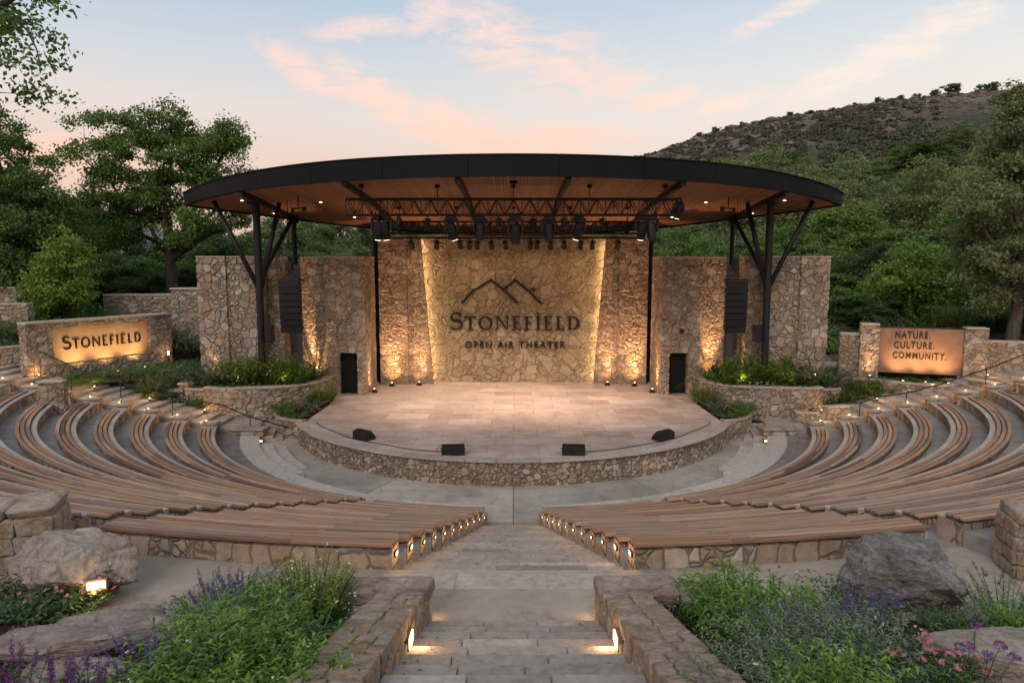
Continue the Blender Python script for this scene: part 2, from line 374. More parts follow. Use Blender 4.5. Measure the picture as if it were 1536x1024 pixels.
def leaf(name, stops, tr=.35, rough=.5, objvar=.3, gain=1.0):
    stops = [(p, tuple(min(.85, q*gain) for q in c)) for p, c in stops]; s = NT(name); isl = s.island(); col = s.ramp(isl, stops)
    oi = s.n('ShaderNodeObjectInfo')
    col = s.mix(objvar, col, s.ramp(oi.outputs['Random'], [(0, (.62, .72, .6)), (.5, (1, 1, 1)), (1, (1.45, 1.2, .9))]), 'MULTIPLY')
    p = s.n('ShaderNodeBsdfPrincipled'); s.l(col, p.inputs['Base Color']); p.inputs['Roughness'].default_value = rough; p.inputs['Specular IOR Level'].default_value = .25
    t = s.n('ShaderNodeBsdfTranslucent'); s.l(s.mix(1, col, (1.25, 1.35, .7), 'MULTIPLY'), t.inputs[0])
    m = s.n('ShaderNodeMixShader'); m.inputs[0].default_value = tr; s.l(p.outputs[0], m.inputs[1]); s.l(t.outputs[0], m.inputs[2]); s.l(m.outputs[0], s.out.inputs['Surface']); return s.m
def bark(name, c1, c2):
    s = NT(name); co = s.obj(); x, y, z = s.sep(co)
    n = s.noise(s.comb(s.math('MULTIPLY', x, 9.0), s.math('MULTIPLY', y, 9.0), s.math('MULTIPLY', z, 1.6)), 1, 6, .65)
    s.bsdf(s.ramp(n.outputs[0], [(.3, c1), (.7, c2)]), .9, .15, normal=s.bump(n.outputs[0], .05)); return s.m
def soil(name):
    s = NT(name); co = s.pos(); n = s.noise(co, 9, 8, .75); n2 = s.noise(co, 1.1, 3); n3 = s.noise(co, 38, 4, .7)
    c = s.ramp(n.outputs[0], [(.3, (.022, .015, .011)), (.55, (.06, .042, .031)), (.75, (.11, .082, .062))])
    c = s.mix(.6, c, s.ramp(n2.outputs[0], [(.35, (.65, .65, .65)), (.65, (1.2, 1.2, 1.2))]), 'MULTIPLY')
    s.bsdf(c, .95, .1, normal=s.bump(s.math('ADD', n.outputs[0], n3.outputs[0]), .05)); return s.m
def terrain(name):
    s = NT(name); co = s.pos(); n = s.noise(co, .035, 8, .62); n2 = s.noise(co, .25, 8, .7); n3 = s.noise(co, 1.6, 5, .7); x, y, z = s.sep(co)
    rockc = s.ramp(n2.outputs[0], [(.34, (.05, .04, .036)), (.45, (.14, .108, .098)), (.53, (.26, .205, .185)), (.6, (.11, .088, .08)), (.7, (.2, .155, .135))])
    grn = s.ramp(n3.outputs[0], [(.3, (.022, .032, .014)), (.7, (.06, .075, .032))])
    hm = s.mapr(s.math('ADD', y, s.math('MULTIPLY', s.math('SUBTRACT', n.outputs[0], .5), 110.0)), 150, 205, 1, .1)
    gm = s.math('MULTIPLY', hm, s.mapr(n2.outputs[0], .3, .55, .55, 1))
    c = s.mix(gm, rockc, grn)
    s.bsdf(c, .95, .1, normal=s.bump(s.math('ADD', n2.outputs[0], s.math('MULTIPLY', n3.outputs[0], .3)), 1.2)); return s.m

M = {}
M['stone'] = stone('tan_stone_masonry', 2.45, TAN, disp=.042, jw=.024, zs=1.25, rand=.8, warp=.26)
M['stone_pale'] = stone('mixed_stone_masonry', 2.3, MIXED, disp=.05, jw=.027, zs=.95, rand=.85, joint=(.19, .15, .11))
M['stone_back'] = stone('golden_flagstone_masonry', 1.95, [(0, (.33, .255, .165)), (.3, (.39, .31, .205)), (.55, (.30, .225, .145)), (.8, (.36, .28, .19)), (1, (.41, .335, .235))], disp=.035, jw=.02, zs=1.15, joint=(.17, .125, .08))
M['cobble'] = stone('cobble_masonry', 4.0, TAN, disp=.045, jw=.045, zs=1.15, rand=.75, joint=(.13, .10, .075))
M['rubble'] = stone('rubble_masonry', 2.5, MIXED, disp=.05, jw=.034, zs=1.5, rand=.85, joint=(.15, .12, .09))
M['bench_stone'] = stone('bench_stone_masonry', 2.9, TAN, jw=.035, zs=.7, rand=.75, bump=.035, joint=(.16, .125, .09))
M['limestone'] = slab('limestone_slab', (.40, .36, .315), (.48, .44, .39), var=.4)
M['coping'] = slab('coping_stone', (.36, .31, .26), (.46, .4, .34), 1.3, var=.6)
M['steps'] = slab('weathered_step_stone', (.27, .235, .205), (.42, .38, .335), 1.1, var=1.0, bump=.03)
M['flag'] = slab('flagstone', (.30, .265, .235), (.42, .375, .33), 1.2, var=.6, bump=.025)
M['concrete'] = concrete('orchestra_concrete', (.375, .335, .285))
M['plaza'] = concrete('aisle_concrete', (.34, .285, .225), False)
M['tread'] = concrete('terrace_concrete', (.255, .23, .205), False)
M['brickpave'] = slab('dark_paving', (.17, .15, .14), (.25, .22, .2), 2, var=.8)
M['wood'] = wood('bench_hardwood', [(0, (.125, .071, .051)), (.12, (.26, .143, .085)), (.3, (.36, .205, .12)), (.42, (.17, .11, .084)), (.56, (.41, .25, .152)), (.7, (.285, .163, .098)), (.84, (.235, .165, .13)), (1, (.46, .295, .19))])
M['soffit'] = soffit('cedar_soffit')
M['travertine'] = travertine('stage_travertine')
M['black'] = plain('black_steel', (.013, .013, .014), .5, .0, .3)
M['fascia'] = plain('charcoal_fascia', (.009, .0093, .0102), .55, 0, .1, .18, 1.2)
M['grille'] = plain('black_speaker_grille', (.012, .012, .013), .65, 0, .3)
M['void'] = plain('black_door_and_gap_panel', (.008, .008, .008), .6, 0, .2)
M['bronze'] = plain('bronze_sign_plate', (.20, .125, .08), .55, .1, .4, .2, 2)
M['brass'] = plain('tan_sign_plate', (.46, .32, .19), .55, .1, .4, .18, 2)
M['letter'] = plain('dark_lettering', (.016, .013, .011), .6, 0, .3)
M['lens'] = emit('warm_lamp_lens', (1.0, .62, .28), 7)
M['lens_small'] = emit('warm_step_lens', (1.0, .64, .3), 5)
M['lens_path'] = emit('path_lamp_lens', (1.0, .66, .32), 3)
M['lens_white'] = emit('stage_lamp_lens', (1.0, .80, .55), 6)
M['soil'] = soil('mulch_soil')
M['terrain'] = terrain('hillside')
M['bark'] = bark('dark_bark', (.022, .017, .013), (.075, .06, .048))
M['bark2'] = bark('grey_bark', (.05, .042, .036), (.13, .115, .1))
M['leaf_oak'] = leaf('oak_leaf', [(0, (.02, .038, .011)), (.4, (.04, .068, .018)), (.75, (.065, .1, .026)), (1, (.1, .135, .038))], gain=2.34)
M['leaf_dark'] = leaf('dark_leaf', [(0, (.014, .027, .010)), (.5, (.027, .047, .016)), (1, (.05, .075, .025))], gain=2.21)
M['leaf_lime'] = leaf('young_leaf', [(0, (.035, .06, .012)), (.5, (.068, .105, .02)), (1, (.11, .145, .034))], tr=.4, gain=2.6)
M['leaf_hill'] = leaf('hill_leaf', [(0, (.03, .044, .019)), (.5, (.053, .074, .03)), (1, (.09, .115, .046))], gain=2.2)
M['leaf_scrub'] = leaf('scrub_leaf', [(0, (.035, .038, .024)), (.5, (.06, .066, .038)), (1, (.10, .10, .06))], gain=1.5)
M['leaf_olive'] = leaf('olive_leaf', [(0, (.042, .054, .024)), (.5, (.072, .086, .038)), (1, (.115, .127, .06))], gain=2.5)
M['leaf_lush'] = leaf('perennial_leaf', [(0, (.03, .055, .010)), (.5, (.062, .11, .018)), (1, (.115, .17, .035))], tr=.35, objvar=.2, gain=2.21)
M['leaf_gold'] = leaf('golden_green_leaf', [(0, (.06, .085, .014)), (.5, (.11, .15, .022)), (1, (.19, .225, .045))], tr=.35, objvar=.1, gain=1.5)
M['leaf_deep'] = leaf('deep_green_leaf', [(0, (.016, .032, .010)), (.5, (.03, .058, .018)), (1, (.055, .09, .03))], objvar=.2, gain=2.21)
M['leaf_sage'] = leaf('sage_leaf', [(0, (.045, .062, .036)), (.5, (.075, .098, .06)), (1, (.13, .15, .1))], objvar=.2, gain=2.21)
def petal(name, a, b): return leaf(name, [(0, a), (1, b)], tr=.3, objvar=.1)
M['violet'] = petal('violet_petal', (.09, .06, .2), (.22, .16, .38))
M['purple'] = petal('purple_petal', (.11, .035, .16), (.25, .09, .3))
M['white'] = petal('white_petal', (.62, .6, .56), (.8, .78, .74))
M['pink'] = petal('pink_petal', (.45, .12, .22), (.68, .3, .38))
M['coral'] = petal('coral_petal', (.5, .14, .09), (.6, .25, .16))
M['boulder'] = rock('grey_boulder', (.17, .157, .147), (.34, .315, .29), (.54, .50, .46), .12, 1.3, 1.8)
M['sandrock'] = rock('sandstone_boulder', (.30, .24, .185), (.45, .38, .31), (.56, .49, .415), .08, 1.3)
M['flatrock'] = rock('pinkish_flat_rock', (.22, .17, .14), (.35, .285, .245), (.45, .385, .34), .07, 1.0, 2.6)
M['blockstone'] = rock('wall_block_stone', (.24, .175, .12), (.39, .305, .225), (.50, .44, .375), .05, 2.2)
M['mortar'] = slab('mortar', (.22, .19, .16), (.30, .265, .225), 4, var=0)
M['mountain'] = plain('far_mountain_hazy_rock', (.19, .19, .235), 1, 0, .05, .15, .01)  # grey violet: the haze of distance is painted into the rock colour
# ------------------------------------------------------------------ lamps
WARM = (1.0, .56, .25)
def point(name, loc, power, col=WARM, rad=.05, parent=None):
    d = bpy.data.lights.new(name, 'POINT'); d.energy = power; d.color = col; d.shadow_soft_size = rad
    o = bpy.data.objects.new(name, d); C.objects.link(o); o.location = loc
    if parent: o.parent = parent; o.location = Vector(loc)-parent.location
    return o
def spot(name, loc, target, power, angle=60, blend=.8, col=WARM, rad=.04, parent=None):
    d = bpy.data.lights.new(name, 'SPOT'); d.energy = power; d.color = col; d.shadow_soft_size = rad; d.spot_size = R(angle); d.spot_blend = blend
    o = bpy.data.objects.new(name, d); C.objects.link(o); o.location = loc
    o.rotation_euler = (Vector(target)-Vector(loc)).to_track_quat('-Z', 'Y').to_euler()
    if parent: o.parent = parent; o.location = Vector(loc)-parent.location
    return o
SIDE = {-1: 'Stonefield sign side', 1: 'bronze sign side'}
ORD = ['first', 'second', 'third', 'fourth', 'fifth', 'sixth', 'seventh', 'eighth', 'ninth', 'tenth', 'eleventh', 'twelfth', 'thirteenth', 'fourteenth', 'fifteenth', 'sixteenth', 'seventeenth', 'eighteenth', 'nineteenth', 'twentieth']

# ------------------------------------------------------------------ orchestra floor, terraces, benches (elliptical rows)
CYE = 33.48
def ell(s, phi):
    a = 14.15+1.25*s; b = 14.85+.87*s
    return Vector((a*math.sin(phi), CYE-b*math.cos(phi), 0))
def ring(mb, s0, s1, z0, z1, p0, p1, step=.35, e=0.0):
    """closed curved block between two row ellipses"""
    L = abs(p1-p0)*(ell((s0+s1)/2, (p0+p1)/2)-Vector((0, CYE, 0))).length
    n = max(1, round(L/step)); V = []; F = []
    for i in range(n+1):
        p = p0+(p1-p0)*i/n; A = ell(s0, p); B = ell(s1, p)
        V += [(A.x, A.y, z0), (B.x, B.y, z0), (B.x, B.y, z1), (A.x, A.y, z1)]
    F = [(0, 1, 2, 3), tuple(4*n+x for x in (3, 2, 1, 0))] if p1 > p0 else [(3, 2, 1, 0), tuple(4*n+x for x in (0, 1, 2, 3))]
    for q in range(n):
        for x in range(4):
            f = (4*q+x, 4*q+4+x, 4*q+4+(x+1) % 4, 4*q+(x+1) % 4); F.append(f if p1 > p0 else f[::-1])
    return mb.add(V, F)
def zrow(n): return .3+.27*(n-1)
def half_w(n): return .88+(1.86-.88)*(n-1)/10
def phi_c0(n): return math.asin(half_w(n)/(14.15+1.25*(n-1)))
def phi_c1(n): return R(17.6-(17.6-14.7)*(n-1)/10)
def phi_s0(n): return R(19.2-(19.2-16.2)*(n-1)/10)
def phi_end(n, y): return math.acos(max(-1, min(1, (CYE-y)/(14.85+.87*(n-1)))))

mb = MB(); n = 96
mb.prism([ell(-1.3, 2*math.pi*i/n)[:2] for i in range(n)], -.6, 0)
tag(mb.build('orchestra_paving', M['concrete']), kind='structure')
for sg in (-1, 1):
    mb = MB()
    for k in range(1, 16):
        p0 = phi_c0(k) if k <= 11 else phi_s0(11)
        p1 = phi_end(k, 29.6)
        s0 = k-2.0 if k > 1 else -1.3
        ring(mb, s0, k-1.001, -.8, zrow(k), sg*p0, sg*p1, .6)
    tag(mb.build('seating_terrace', M['tread']), kind='structure')
# pale limestone band and curved side steps round the orchestra
for sg in (-1, 1):
    t = thing('limestone_kerb', 'pale curved limestone kerb with low steps edging the orchestra floor on the '+SIDE[sg], 'kerb', (sg*8, 22, 0))
    mb = MB(); p0 = R(4.5); p1 = phi_end(.2, 28.9); p = p0
    while p < p1-.01:
        q = min(p1, p+R(6.3)); ring(mb, -1.95, -1.28, -.2, .3, sg*(p+.0006), sg*(q-.0006)); p = q
    mb.build('band', M['limestone'], t, bevel=.015)
    mb = MB(); ring(mb, -2.4, -1.955, -.2, .2, sg*R(43), sg*R(66)); ring(mb, -2.85, -2.405, -.2, .1, sg*R(47), sg*R(65)); mb.build('step', M['limestone'], t, bevel=.015)
    mb = MB(); rng = random.Random(5+sg); s_ = -1.275
    for r_ in range(3):
        p = p0
        while p < p1-.005:
            q = min(p1, p+R(rng.uniform(1.5, 2.6))); ring(mb, s_+.012, s_+.215, .2, .306+rng.uniform(-.003, .004), sg*(p+.0006), sg*(q-.0006), .6); p = q
        s_ += .225
    mb.build('dark_edging', M['brickpave'], t)

def bench(n, sg, block):
    p0, p1 = (phi_c0(n), phi_c1(n)) if block == 'centre' else (phi_s0(min(n, 11)) if n < 12 else R(16.9+1.2*(n-12)), phi_end(n, 28.45))
    z = zrow(n); s1 = n-1.0; hb = 0 if block == 'centre' else .07; rng = random.Random(n*31+sg*7+(5 if block == 'centre' else 0))
    pm = ell(s1-.25, sg*(p0+p1)/2)
    name = ORD[n-1]
    lab = f'curved wood-topped bench, {name} row from the orchestra, {"beside central stairs" if block == "centre" else "outer side block"}, {SIDE[sg]}'
    t = thing('curved_bench', lab, 'bench', (pm.x, pm.y, z), group='curved benches in rows round the orchestra')
    ef = p1+(.75/(14.15+1.25*n) if block != 'centre' else 0)
    fr = s1-.52 if block != 'centre' else s1-.5
    mb = MB(); ring(mb, fr+.02, s1-.03, z-.05, z+.30+hb, sg*p0, sg*ef); mb.build('stone_base', M['bench_stone'], t)
    # stone cap: pieces ~1.2 m
    mb = MB(); p = p0 if block != 'centre' else ef; rad = 14.15+1.25*n
    while p < ef-.002:
        q = p+rng.uniform(.9, 1.5)/rad
        if ef-q < .4/rad: q = ef
        ring(mb, fr, s1-(.375 if p < p1-.5/rad else .02), z+.302+hb, z+.352+hb, sg*(p+.003/rad), sg*(min(q, p1 if p < p1-.5/rad else q)-.003/rad)); p = min(q, p1 if p < p1-.5/rad else q)
    if block != 'centre': mb.build('stone_cap', M['coping'], t, bevel=.008)
    # planks
    mb = MB(); w0 = s1-.36 if block != 'centre' else s1-.5; w1 = s1+.04; K = 3 if block != 'centre' else 4; dw = (w1-w0)/K
    for k in range(K):
        p = p0-(.02/rad); first = True
        while p < p1-.002:
            q = p+rng.uniform(2.6, 4.6)*(.5 if first else 1)/rad; first = False
            if p1-q < .6/rad: q = p1
            dz = rng.uniform(-.003, .003); g = .015
            ring(mb, w0+k*dw+g, w0+(k+1)*dw-g, z+.362+hb, z+.415+hb+dz, sg*(p+.002/rad), sg*(q-.002/rad)); p = q
    mb.build('plank_seat', M['wood'], t, bevel=.006)
    if block == 'centre':
        # lamp set in the end that faces the central stairs
        A = ell(s1-.24, sg*p0); tn = (ell(s1-.24, sg*(p0-.01))-A).normalized(); ang = math.atan2(tn.y, tn.x)
        c = A+tn*.012+Vector((0, 0, z+.18))
        mb = MB(); mb.box(c, (.03, .10, .06) if n < 10 else (.03, .14, .085), ang); h = mb.build('step_lamp', M['black'], t)
        mb = MB(); mb.box(c+tn*.012, (.02, .06, .03) if n < 10 else (.02, .11, .05), ang); mb.build('lens', M['lens_small'], h)
        l = c+tn*.10; point('step_lamp_glow', l, 1.2 if n < 10 else 2.6, rad=.05)
for sg in (-1, 1):
    for n in range(1, 12): bench(n, sg, 'centre')
    for n in range(1, 14): bench(n, sg, 'outer')

# central stairs, down from the cross aisle to the orchestra
t = thing('central_stairs', 'long flight of weathered stone steps between the two centre bench blocks', 'stairs', (0, 14.6, 0))
NS = 20; y0, y1 = 9.85, 19.15; rng = random.Random(4); mb = MB()
for k in range(NS):
    ya = y0+(y1-y0)*k/NS; yb = y0+(y1-y0)*(k+1)/NS; z = 3.0-3.0*(k+1)/(NS+1)
    hw = 1.93-(1.93-.9)*(k/NS)+.02; cuts = [-hw]+sorted(rng.uniform(-hw*.75, hw*.75) for _ in range(2))+[hw]
    for a, b in zip(cuts, cuts[1:]):
        j = rng.uniform(-.02, .02); mb.add([(a+.004, ya-.05, -.6), (b-.004, ya-.05, -.6), (b-.004, yb+j, -.6), (a+.004, yb+j, -.6), (a+.004, ya-.05, z), (b-.004, ya-.05, z), (b-.004, yb+j, z), (a+.004, yb+j, z)],
            [(3, 2, 1, 0), (4, 5, 6, 7), (0, 1, 5, 4), (1, 2, 6, 5), (2, 3, 7, 6), (3, 0, 4, 7)])
mb.build('step', M['steps'], t, bevel=.012)
# cross aisle
poly = [ell(10.0, R(a))[:2] for a in range(-34, 35, 2)]; poly = [(x, y) for x, y in poly]+[(16, 4.5), (-16, 4.5)]
mb = MB(); mb.prism(poly, 2.0, 3.0); tag(mb.build('cross_aisle_paving', M['plaza']), kind='structure')
mb = MB(); rng = random.Random(2)
x = -1.95
for w in (1.1, 1.35, .75, .7): mb.box((x+w/2, 9.62, 2.98), (w-.006, .5, .056)); x += w
tag(rebase(mb.build('landing_edge', M['steps'], bevel=.01)), 'row of pale stone slabs at the head of the central stairs', 'paving slabs')
# near stairs climbing towards the camera
t = thing('entrance_stairs', 'weathered stone steps between the two rubble parapets in the foreground', 'stairs', (0, 6.4, 3))
mb = MB(); rng = random.Random(9)
for k in range(12):
    z = 3.0+.148*(k+1); ya = 8.22-.40*k; yb = ya-.44
    cuts = [-1.12]+sorted([rng.uniform(-.6, -.1), rng.uniform(.1, .65)])+[1.12]
    for a, b in zip(cuts, cuts[1:]):
        j = rng.uniform(-.012, .012); mb.box(((a+b)/2, (ya+yb)/2+j, z-.2+rng.uniform(-.004, .004)), (b-a-.008, .46, .4))
mb.build('step', M['steps'], t, bevel=.018, seg=2)

# ------------------------------------------------------------------ block masonry for the near walls
def crisp(o):
    o.data.set_sharp_from_angle(angle=R(32)); return o
def stone_block(mb, c, d, rng, rz=0, rx=0, sub=9, ex=14.0):
    """rounded irregular stone"""
    V = []; F = []; idx = {}
    q = Vector((rng.uniform(-9, 9), rng.uniform(-9, 9), rng.uniform(-9, 9)))
    from mathutils import Euler
    Mx = Euler((rx+rng.uniform(-.02, .02), rng.uniform(-.02, .02), rz+rng.uniform(-.03, .03))).to_matrix(); c = Vector(c)
    k1 = [rng.uniform(-.09, .09) for _ in range(6)]
    def vid(p):
        key = tuple(round(x*1000) for x in p)
        if key not in idx:
            v = Vector(p); e = ex
            r = (abs(v.x)**e+abs(v.y)**e+abs(v.z)**e)**(1/e); v = v/r
            v = Vector((v.x*(1+k1[0]*v.y+k1[1]*v.z), v.y*(1+k1[2]*v.x+k1[3]*v.z), v.z*(1+k1[4]*v.x+k1[5]*v.y)))
            v = Vector((v.x*d[0]/2, v.y*d[1]/2, v.z*d[2]/2))
            v += v.normalized()*(mnoise.noise(v*6+q)*min(d)*.05+mnoise.noise(v*21+q)*.007+mnoise.noise(v*52+q)*.004)
            idx[key] = len(V); V.append(Mx@v+c)
        return idx[key]
    for ax in range(3):
        for sg in (-1, 1):
            for i in range(sub):
                for j in range(sub):
                    f = []
                    for (a, b) in ((i, j), (i+1, j), (i+1, j+1), (i, j+1)):
                        p = [0, 0, 0]; p[ax] = sg; p[(ax+1) % 3] = -1+2*a/sub; p[(ax+2) % 3] = -1+2*b/sub; f.append(vid(p))
                    F.append(tuple(f) if sg > 0 else tuple(f[::-1]))
    mb.add(V, F, True)
for sg in (-1, 1):
    # parapet beside the entrance stairs; its top climbs with the steps
    word = SIDE[sg]
    t = thing('stone_parapet', f'sloping rubble stone parapet beside the entrance steps with a glowing lamp, {word}', 'wall', (sg*1.38, 6.3, 3.0))
    xi, xo = 1.10, 1.66; ytop = lambda y: 3.50+.30*(8.3-y)
    mb = MB(); mb.add([(sg*(xi+.005), 8.25, 2.9), (sg*(xo-.01), 8.25, 2.9), (sg*(xo-.01), 3.6, 2.9), (sg*(xi+.005), 3.6, 2.9),
                       (sg*(xi+.03), 8.25, ytop(8.25)+.005), (sg*(xo-.01), 8.25, ytop(8.25)+.005), (sg*(xo-.01), 3.6, ytop(3.6)+.005), (sg*(xi+.005), 3.6, ytop(3.6)+.005)],
                      [(3, 2, 1, 0), (4, 5, 6, 7), (0, 1, 5, 4), (1, 2, 6, 5), (2, 3, 7, 6), (3, 0, 4, 7)]); mb.build('mortar_core', M['mortar'], t)
    rng = random.Random(20+sg); mb = MB(); y = 8.05
    while y > 3.9:
        d = rng.uniform(.25, .40); w = rng.uniform(.24, .33); tot = xo-xi
        for a, b in ((xi-.015, xi+w-.015), (xi+w+.01, xo+.015)):
            yy = y-d/2+rng.uniform(-.05, .05)
            if b-a > .3 and rng.random() < .4:
                m_ = (a+b)/2; stone_block(mb, (sg*(a+m_)/2, yy, ytop(yy)-.07), (m_-a-.015, d-.02, .2), rng, rx=-.29); stone_block(mb, (sg*(b+m_)/2, yy, ytop(yy)-.07), (b-m_-.015, d-.03, .2), rng, rx=-.29)
            else: stone_block(mb, (sg*(a+b)/2, yy, ytop(yy)-.07), (b-a-.012, d-.015, .2+rng.uniform(-.02, .02)), rng, rx=-.29)
        y -= d
    # inner and end faces
    for row in range(7):
        y = 8.2
        while y > 4.0:
            d = rng.uniform(.2, .42); z = 3.02+row*.17; yy = y-d/2
            if z < ytop(yy)-.2:
                stone_block(mb, (sg*(xi+.05), yy, z+.06), (.16, d-.018, .155+rng.uniform(-.01, .012)), rng)
            y -= d
        for q in range(2):
            if 3.02+row*.17 < 3.36: stone_block(mb, (sg*(xi+.14+q*.28), 8.22, 3.08+row*.17), (.27, .16, .155), rng)
    crisp(mb.build('masonry', M['blockstone'], t))
    mb = MB(); stone_block(mb, (sg*1.56, 8.27, 3.52), (1.02, .52, .17), rng, sub=8); stone_block(mb, (sg*2.42, 8.24, 3.46), (.7, .5, .16), rng, sub=6); mb.build('cap_slab', M['flatrock'], t)
    mb = MB(); stone_block(mb, (sg*1.14, 8.3, 3.2), (.16, .34, .42), rng); mb.build('end_stone', M['blockstone'], t)
    # lamp let into the inner face
    yl = 6.62; zl = 3.0+.148*4+.20; mb = MB(); mb.box((sg*1.078, yl, zl+.02), (.05, .23, .145)); h = mb.build('step_lamp', M['bronze'], t)
    mb = MB(); mb.box((sg*1.052, yl, zl+.02), (.03, .195, .105)); mb.build('lens', M['lens'], h)
    point('step_lamp_glow', (sg*.93, yl, zl), 4, rad=.06)
    point('step_lamp_glow', (sg*1.0, 8.55, 3.12), .8, rad=.04)

# near low walls at the sides of the cross aisle
def block_wall(name, label, pts, z0, z1, thick, seed, cap=True, rows=4):
    t = thing(name, label, 'wall', (pts[0][0], pts[0][1], z0)); rng = random.Random(seed)
    A = Vector((*pts[0], 0)); B = Vector((*pts[1], 0)); L = (B-A).length; u = (B-A)/L; nv = Vector((-u.y, u.x, 0)); ang = math.atan2(u.y, u.x)
    mb = MB(); c = (A+B)/2; mb.box((c.x, c.y, (z0+z1)/2-.03), (L-.08, thick-.1, z1-z0-.06), ang); mb.build('mortar_core', M['mortar'], t)
    mb = MB(); hz = (z1-z0)/rows
    for r_ in range(rows):
        for face in (-1, 1):
            s = 0
            while s < L-.05:
                d = rng.uniform(.26, .55)
                if L-s-d < .22: d = L-s
                p = A+u*(s+d/2)+nv*face*(thick/2-.11); stone_block(mb, (p.x, p.y, z0+hz*(r_+.5)), (d-.012, .26, hz-.012), rng, ang, sub=9, ex=14); s += d
        for e, q in ((A, 1), (B, -1)):
            p = e+u*q*.09; k_ = rng.uniform(.36, .64)*(thick-.04)
            for a_, b_ in ((-(thick-.04)/2, -(thick-.04)/2+k_), (-(thick-.04)/2+k_, (thick-.04)/2)):
                p2 = p+nv*(a_+b_)/2; stone_block(mb, (p2.x, p2.y, z0+hz*(r_+.5)), (.26, b_-a_-.012, hz-.012), rng, ang, sub=9, ex=16)
    crisp(mb.build('masonry', M['blockstone'], t))
    if cap:
        mb = MB(); s = 0
        while s < L-.05:
            d = rng.uniform(.55, .95)
            if L-s-d < .4: d = L-s
            p = A+u*(s+d/2); stone_block(mb, (p.x, p.y, z1+.07), (d-.015, thick+.08, .16), rng, ang, sub=7); s += d
        mb.build('cap_slab', M['sandrock'], t)
    return t
block_wall('stone_wall', 'short chunky block wall topped by pale slabs at the aisle edge near the glowing boulder', [(-7.08, 10.35), (-10.4, 9.4)], 3.0, 3.86, .75, 3, rows=3)
block_wall('stone_wall', 'short block wall at the aisle edge beyond the big grey boulder', [(7.5, 10.0), (10.2, 9.4)], 3.0, 3.85, .7, 8, rows=4)

# ------------------------------------------------------------------ stage
ST = thing('stage', 'round fronted raised stage with travertine floor and cobbled front wall', 'stage', (0, 33.48, 0))
arc = [Vector((10.05*math.sin(R(a)), 33.48-10.05*math.cos(R(a)), 0)) for a in np.linspace(-64.5, 64.5, 70)]
back = [(9.0, 33.0), (9.75, 35.6), (9.75, 40), (-9.75, 40), (-9.75, 35.6), (-9.0, 33.0)]
mb = MB(); mb.prism([(p.x, p.y) for p in arc]+back, -.3, .9); mb.build('floor', M['travertine'], ST)
V, F = sweep_wall(arc, -.1, .84, .3, .09, side=-1); mb = MB(); mb.add(V, F); mb.build('front_wall', M['cobble'], ST)
coping_mb([p for p in arc], .842, .38, .075, .03, 1.2, side=-1, seed=3).build('coping', M['coping'], ST, bevel=.01)
# stage monitors
def monitor(x, y, rz, lab):
    t = thing('stage_monitor', lab, 'speaker', (x, y, .9), rz, 'wedge monitors along the stage front')
    prof = [(-.24, 0), (.24, 0), (.24, .12), (.02, .37), (-.24, .30)]; w = .41
    V = [(-w, a, b) for a, b in prof]+[(w, a, b) for a, b in prof]; n = 5
    mb = MB(); mb.add(V, [tuple(range(n)), tuple(range(2*n-1, n-1, -1))]+[(i, i+n, (i+1) % n+n, (i+1) % n) for i in range(n)])
    mb.build('cabinet', M['black'], t, world=False, bevel=.015, seg=2)
    mb = MB(); a = math.atan2(.25, -.22); mb.box((0, .135, .25), (.74, .3, .016), rx=math.atan2(.25, -.22)+math.pi); mb.build('grille', M['grille'], t, world=False)
    for s in (-1, 1):
        mb = MB(); mb.tube([(s*.413, -.1, .2), (s*.44, -.1, .2), (s*.44, .05, .2), (s*.413, .05, .2)], .012, 5); mb.build('handle', M['black'], t, world=False)
monitor(-2.17, 24.0, R(6), 'black wedge monitor on the stage lip left of centre'); monitor(2.17, 24.0, R(-6), 'black wedge monitor on the stage lip right of centre')
monitor(-5.85, 26.2, R(-38), 'black wedge monitor far along the curved stage lip toward the Stonefield sign'); monitor(5.85, 26.1, R(38), 'black wedge monitor far along the curved stage lip toward the Nature Culture Community sign')
for sg in (-1, 1):
    pts = []; rng = random.Random(sg+3)
    for a in np.linspace(14, 63, 40): r_ = 9.60+.05*math.sin(a*.35); pts.append((sg*r_*math.sin(R(a)), 33.48-r_*math.cos(R(a)), .918))
    mb = MB(); mb.tube(pts, .014, 5); tag(rebase(mb.build('stage_cable', M['black'])), 'thin black cable lying along the stage lip behind the monitors, '+SIDE[sg], 'cable')

# ------------------------------------------------------------------ stage walls
def gmesh(name, mat, parent, *boxes):
    mb = MB()
    for b in boxes:
        V, F = box_grid(*b[:6], b[6] if len(b) > 6 else .06, b[7] if len(b) > 7 else None); mb.add(V, F)
    return mb.build(name, mat, parent)
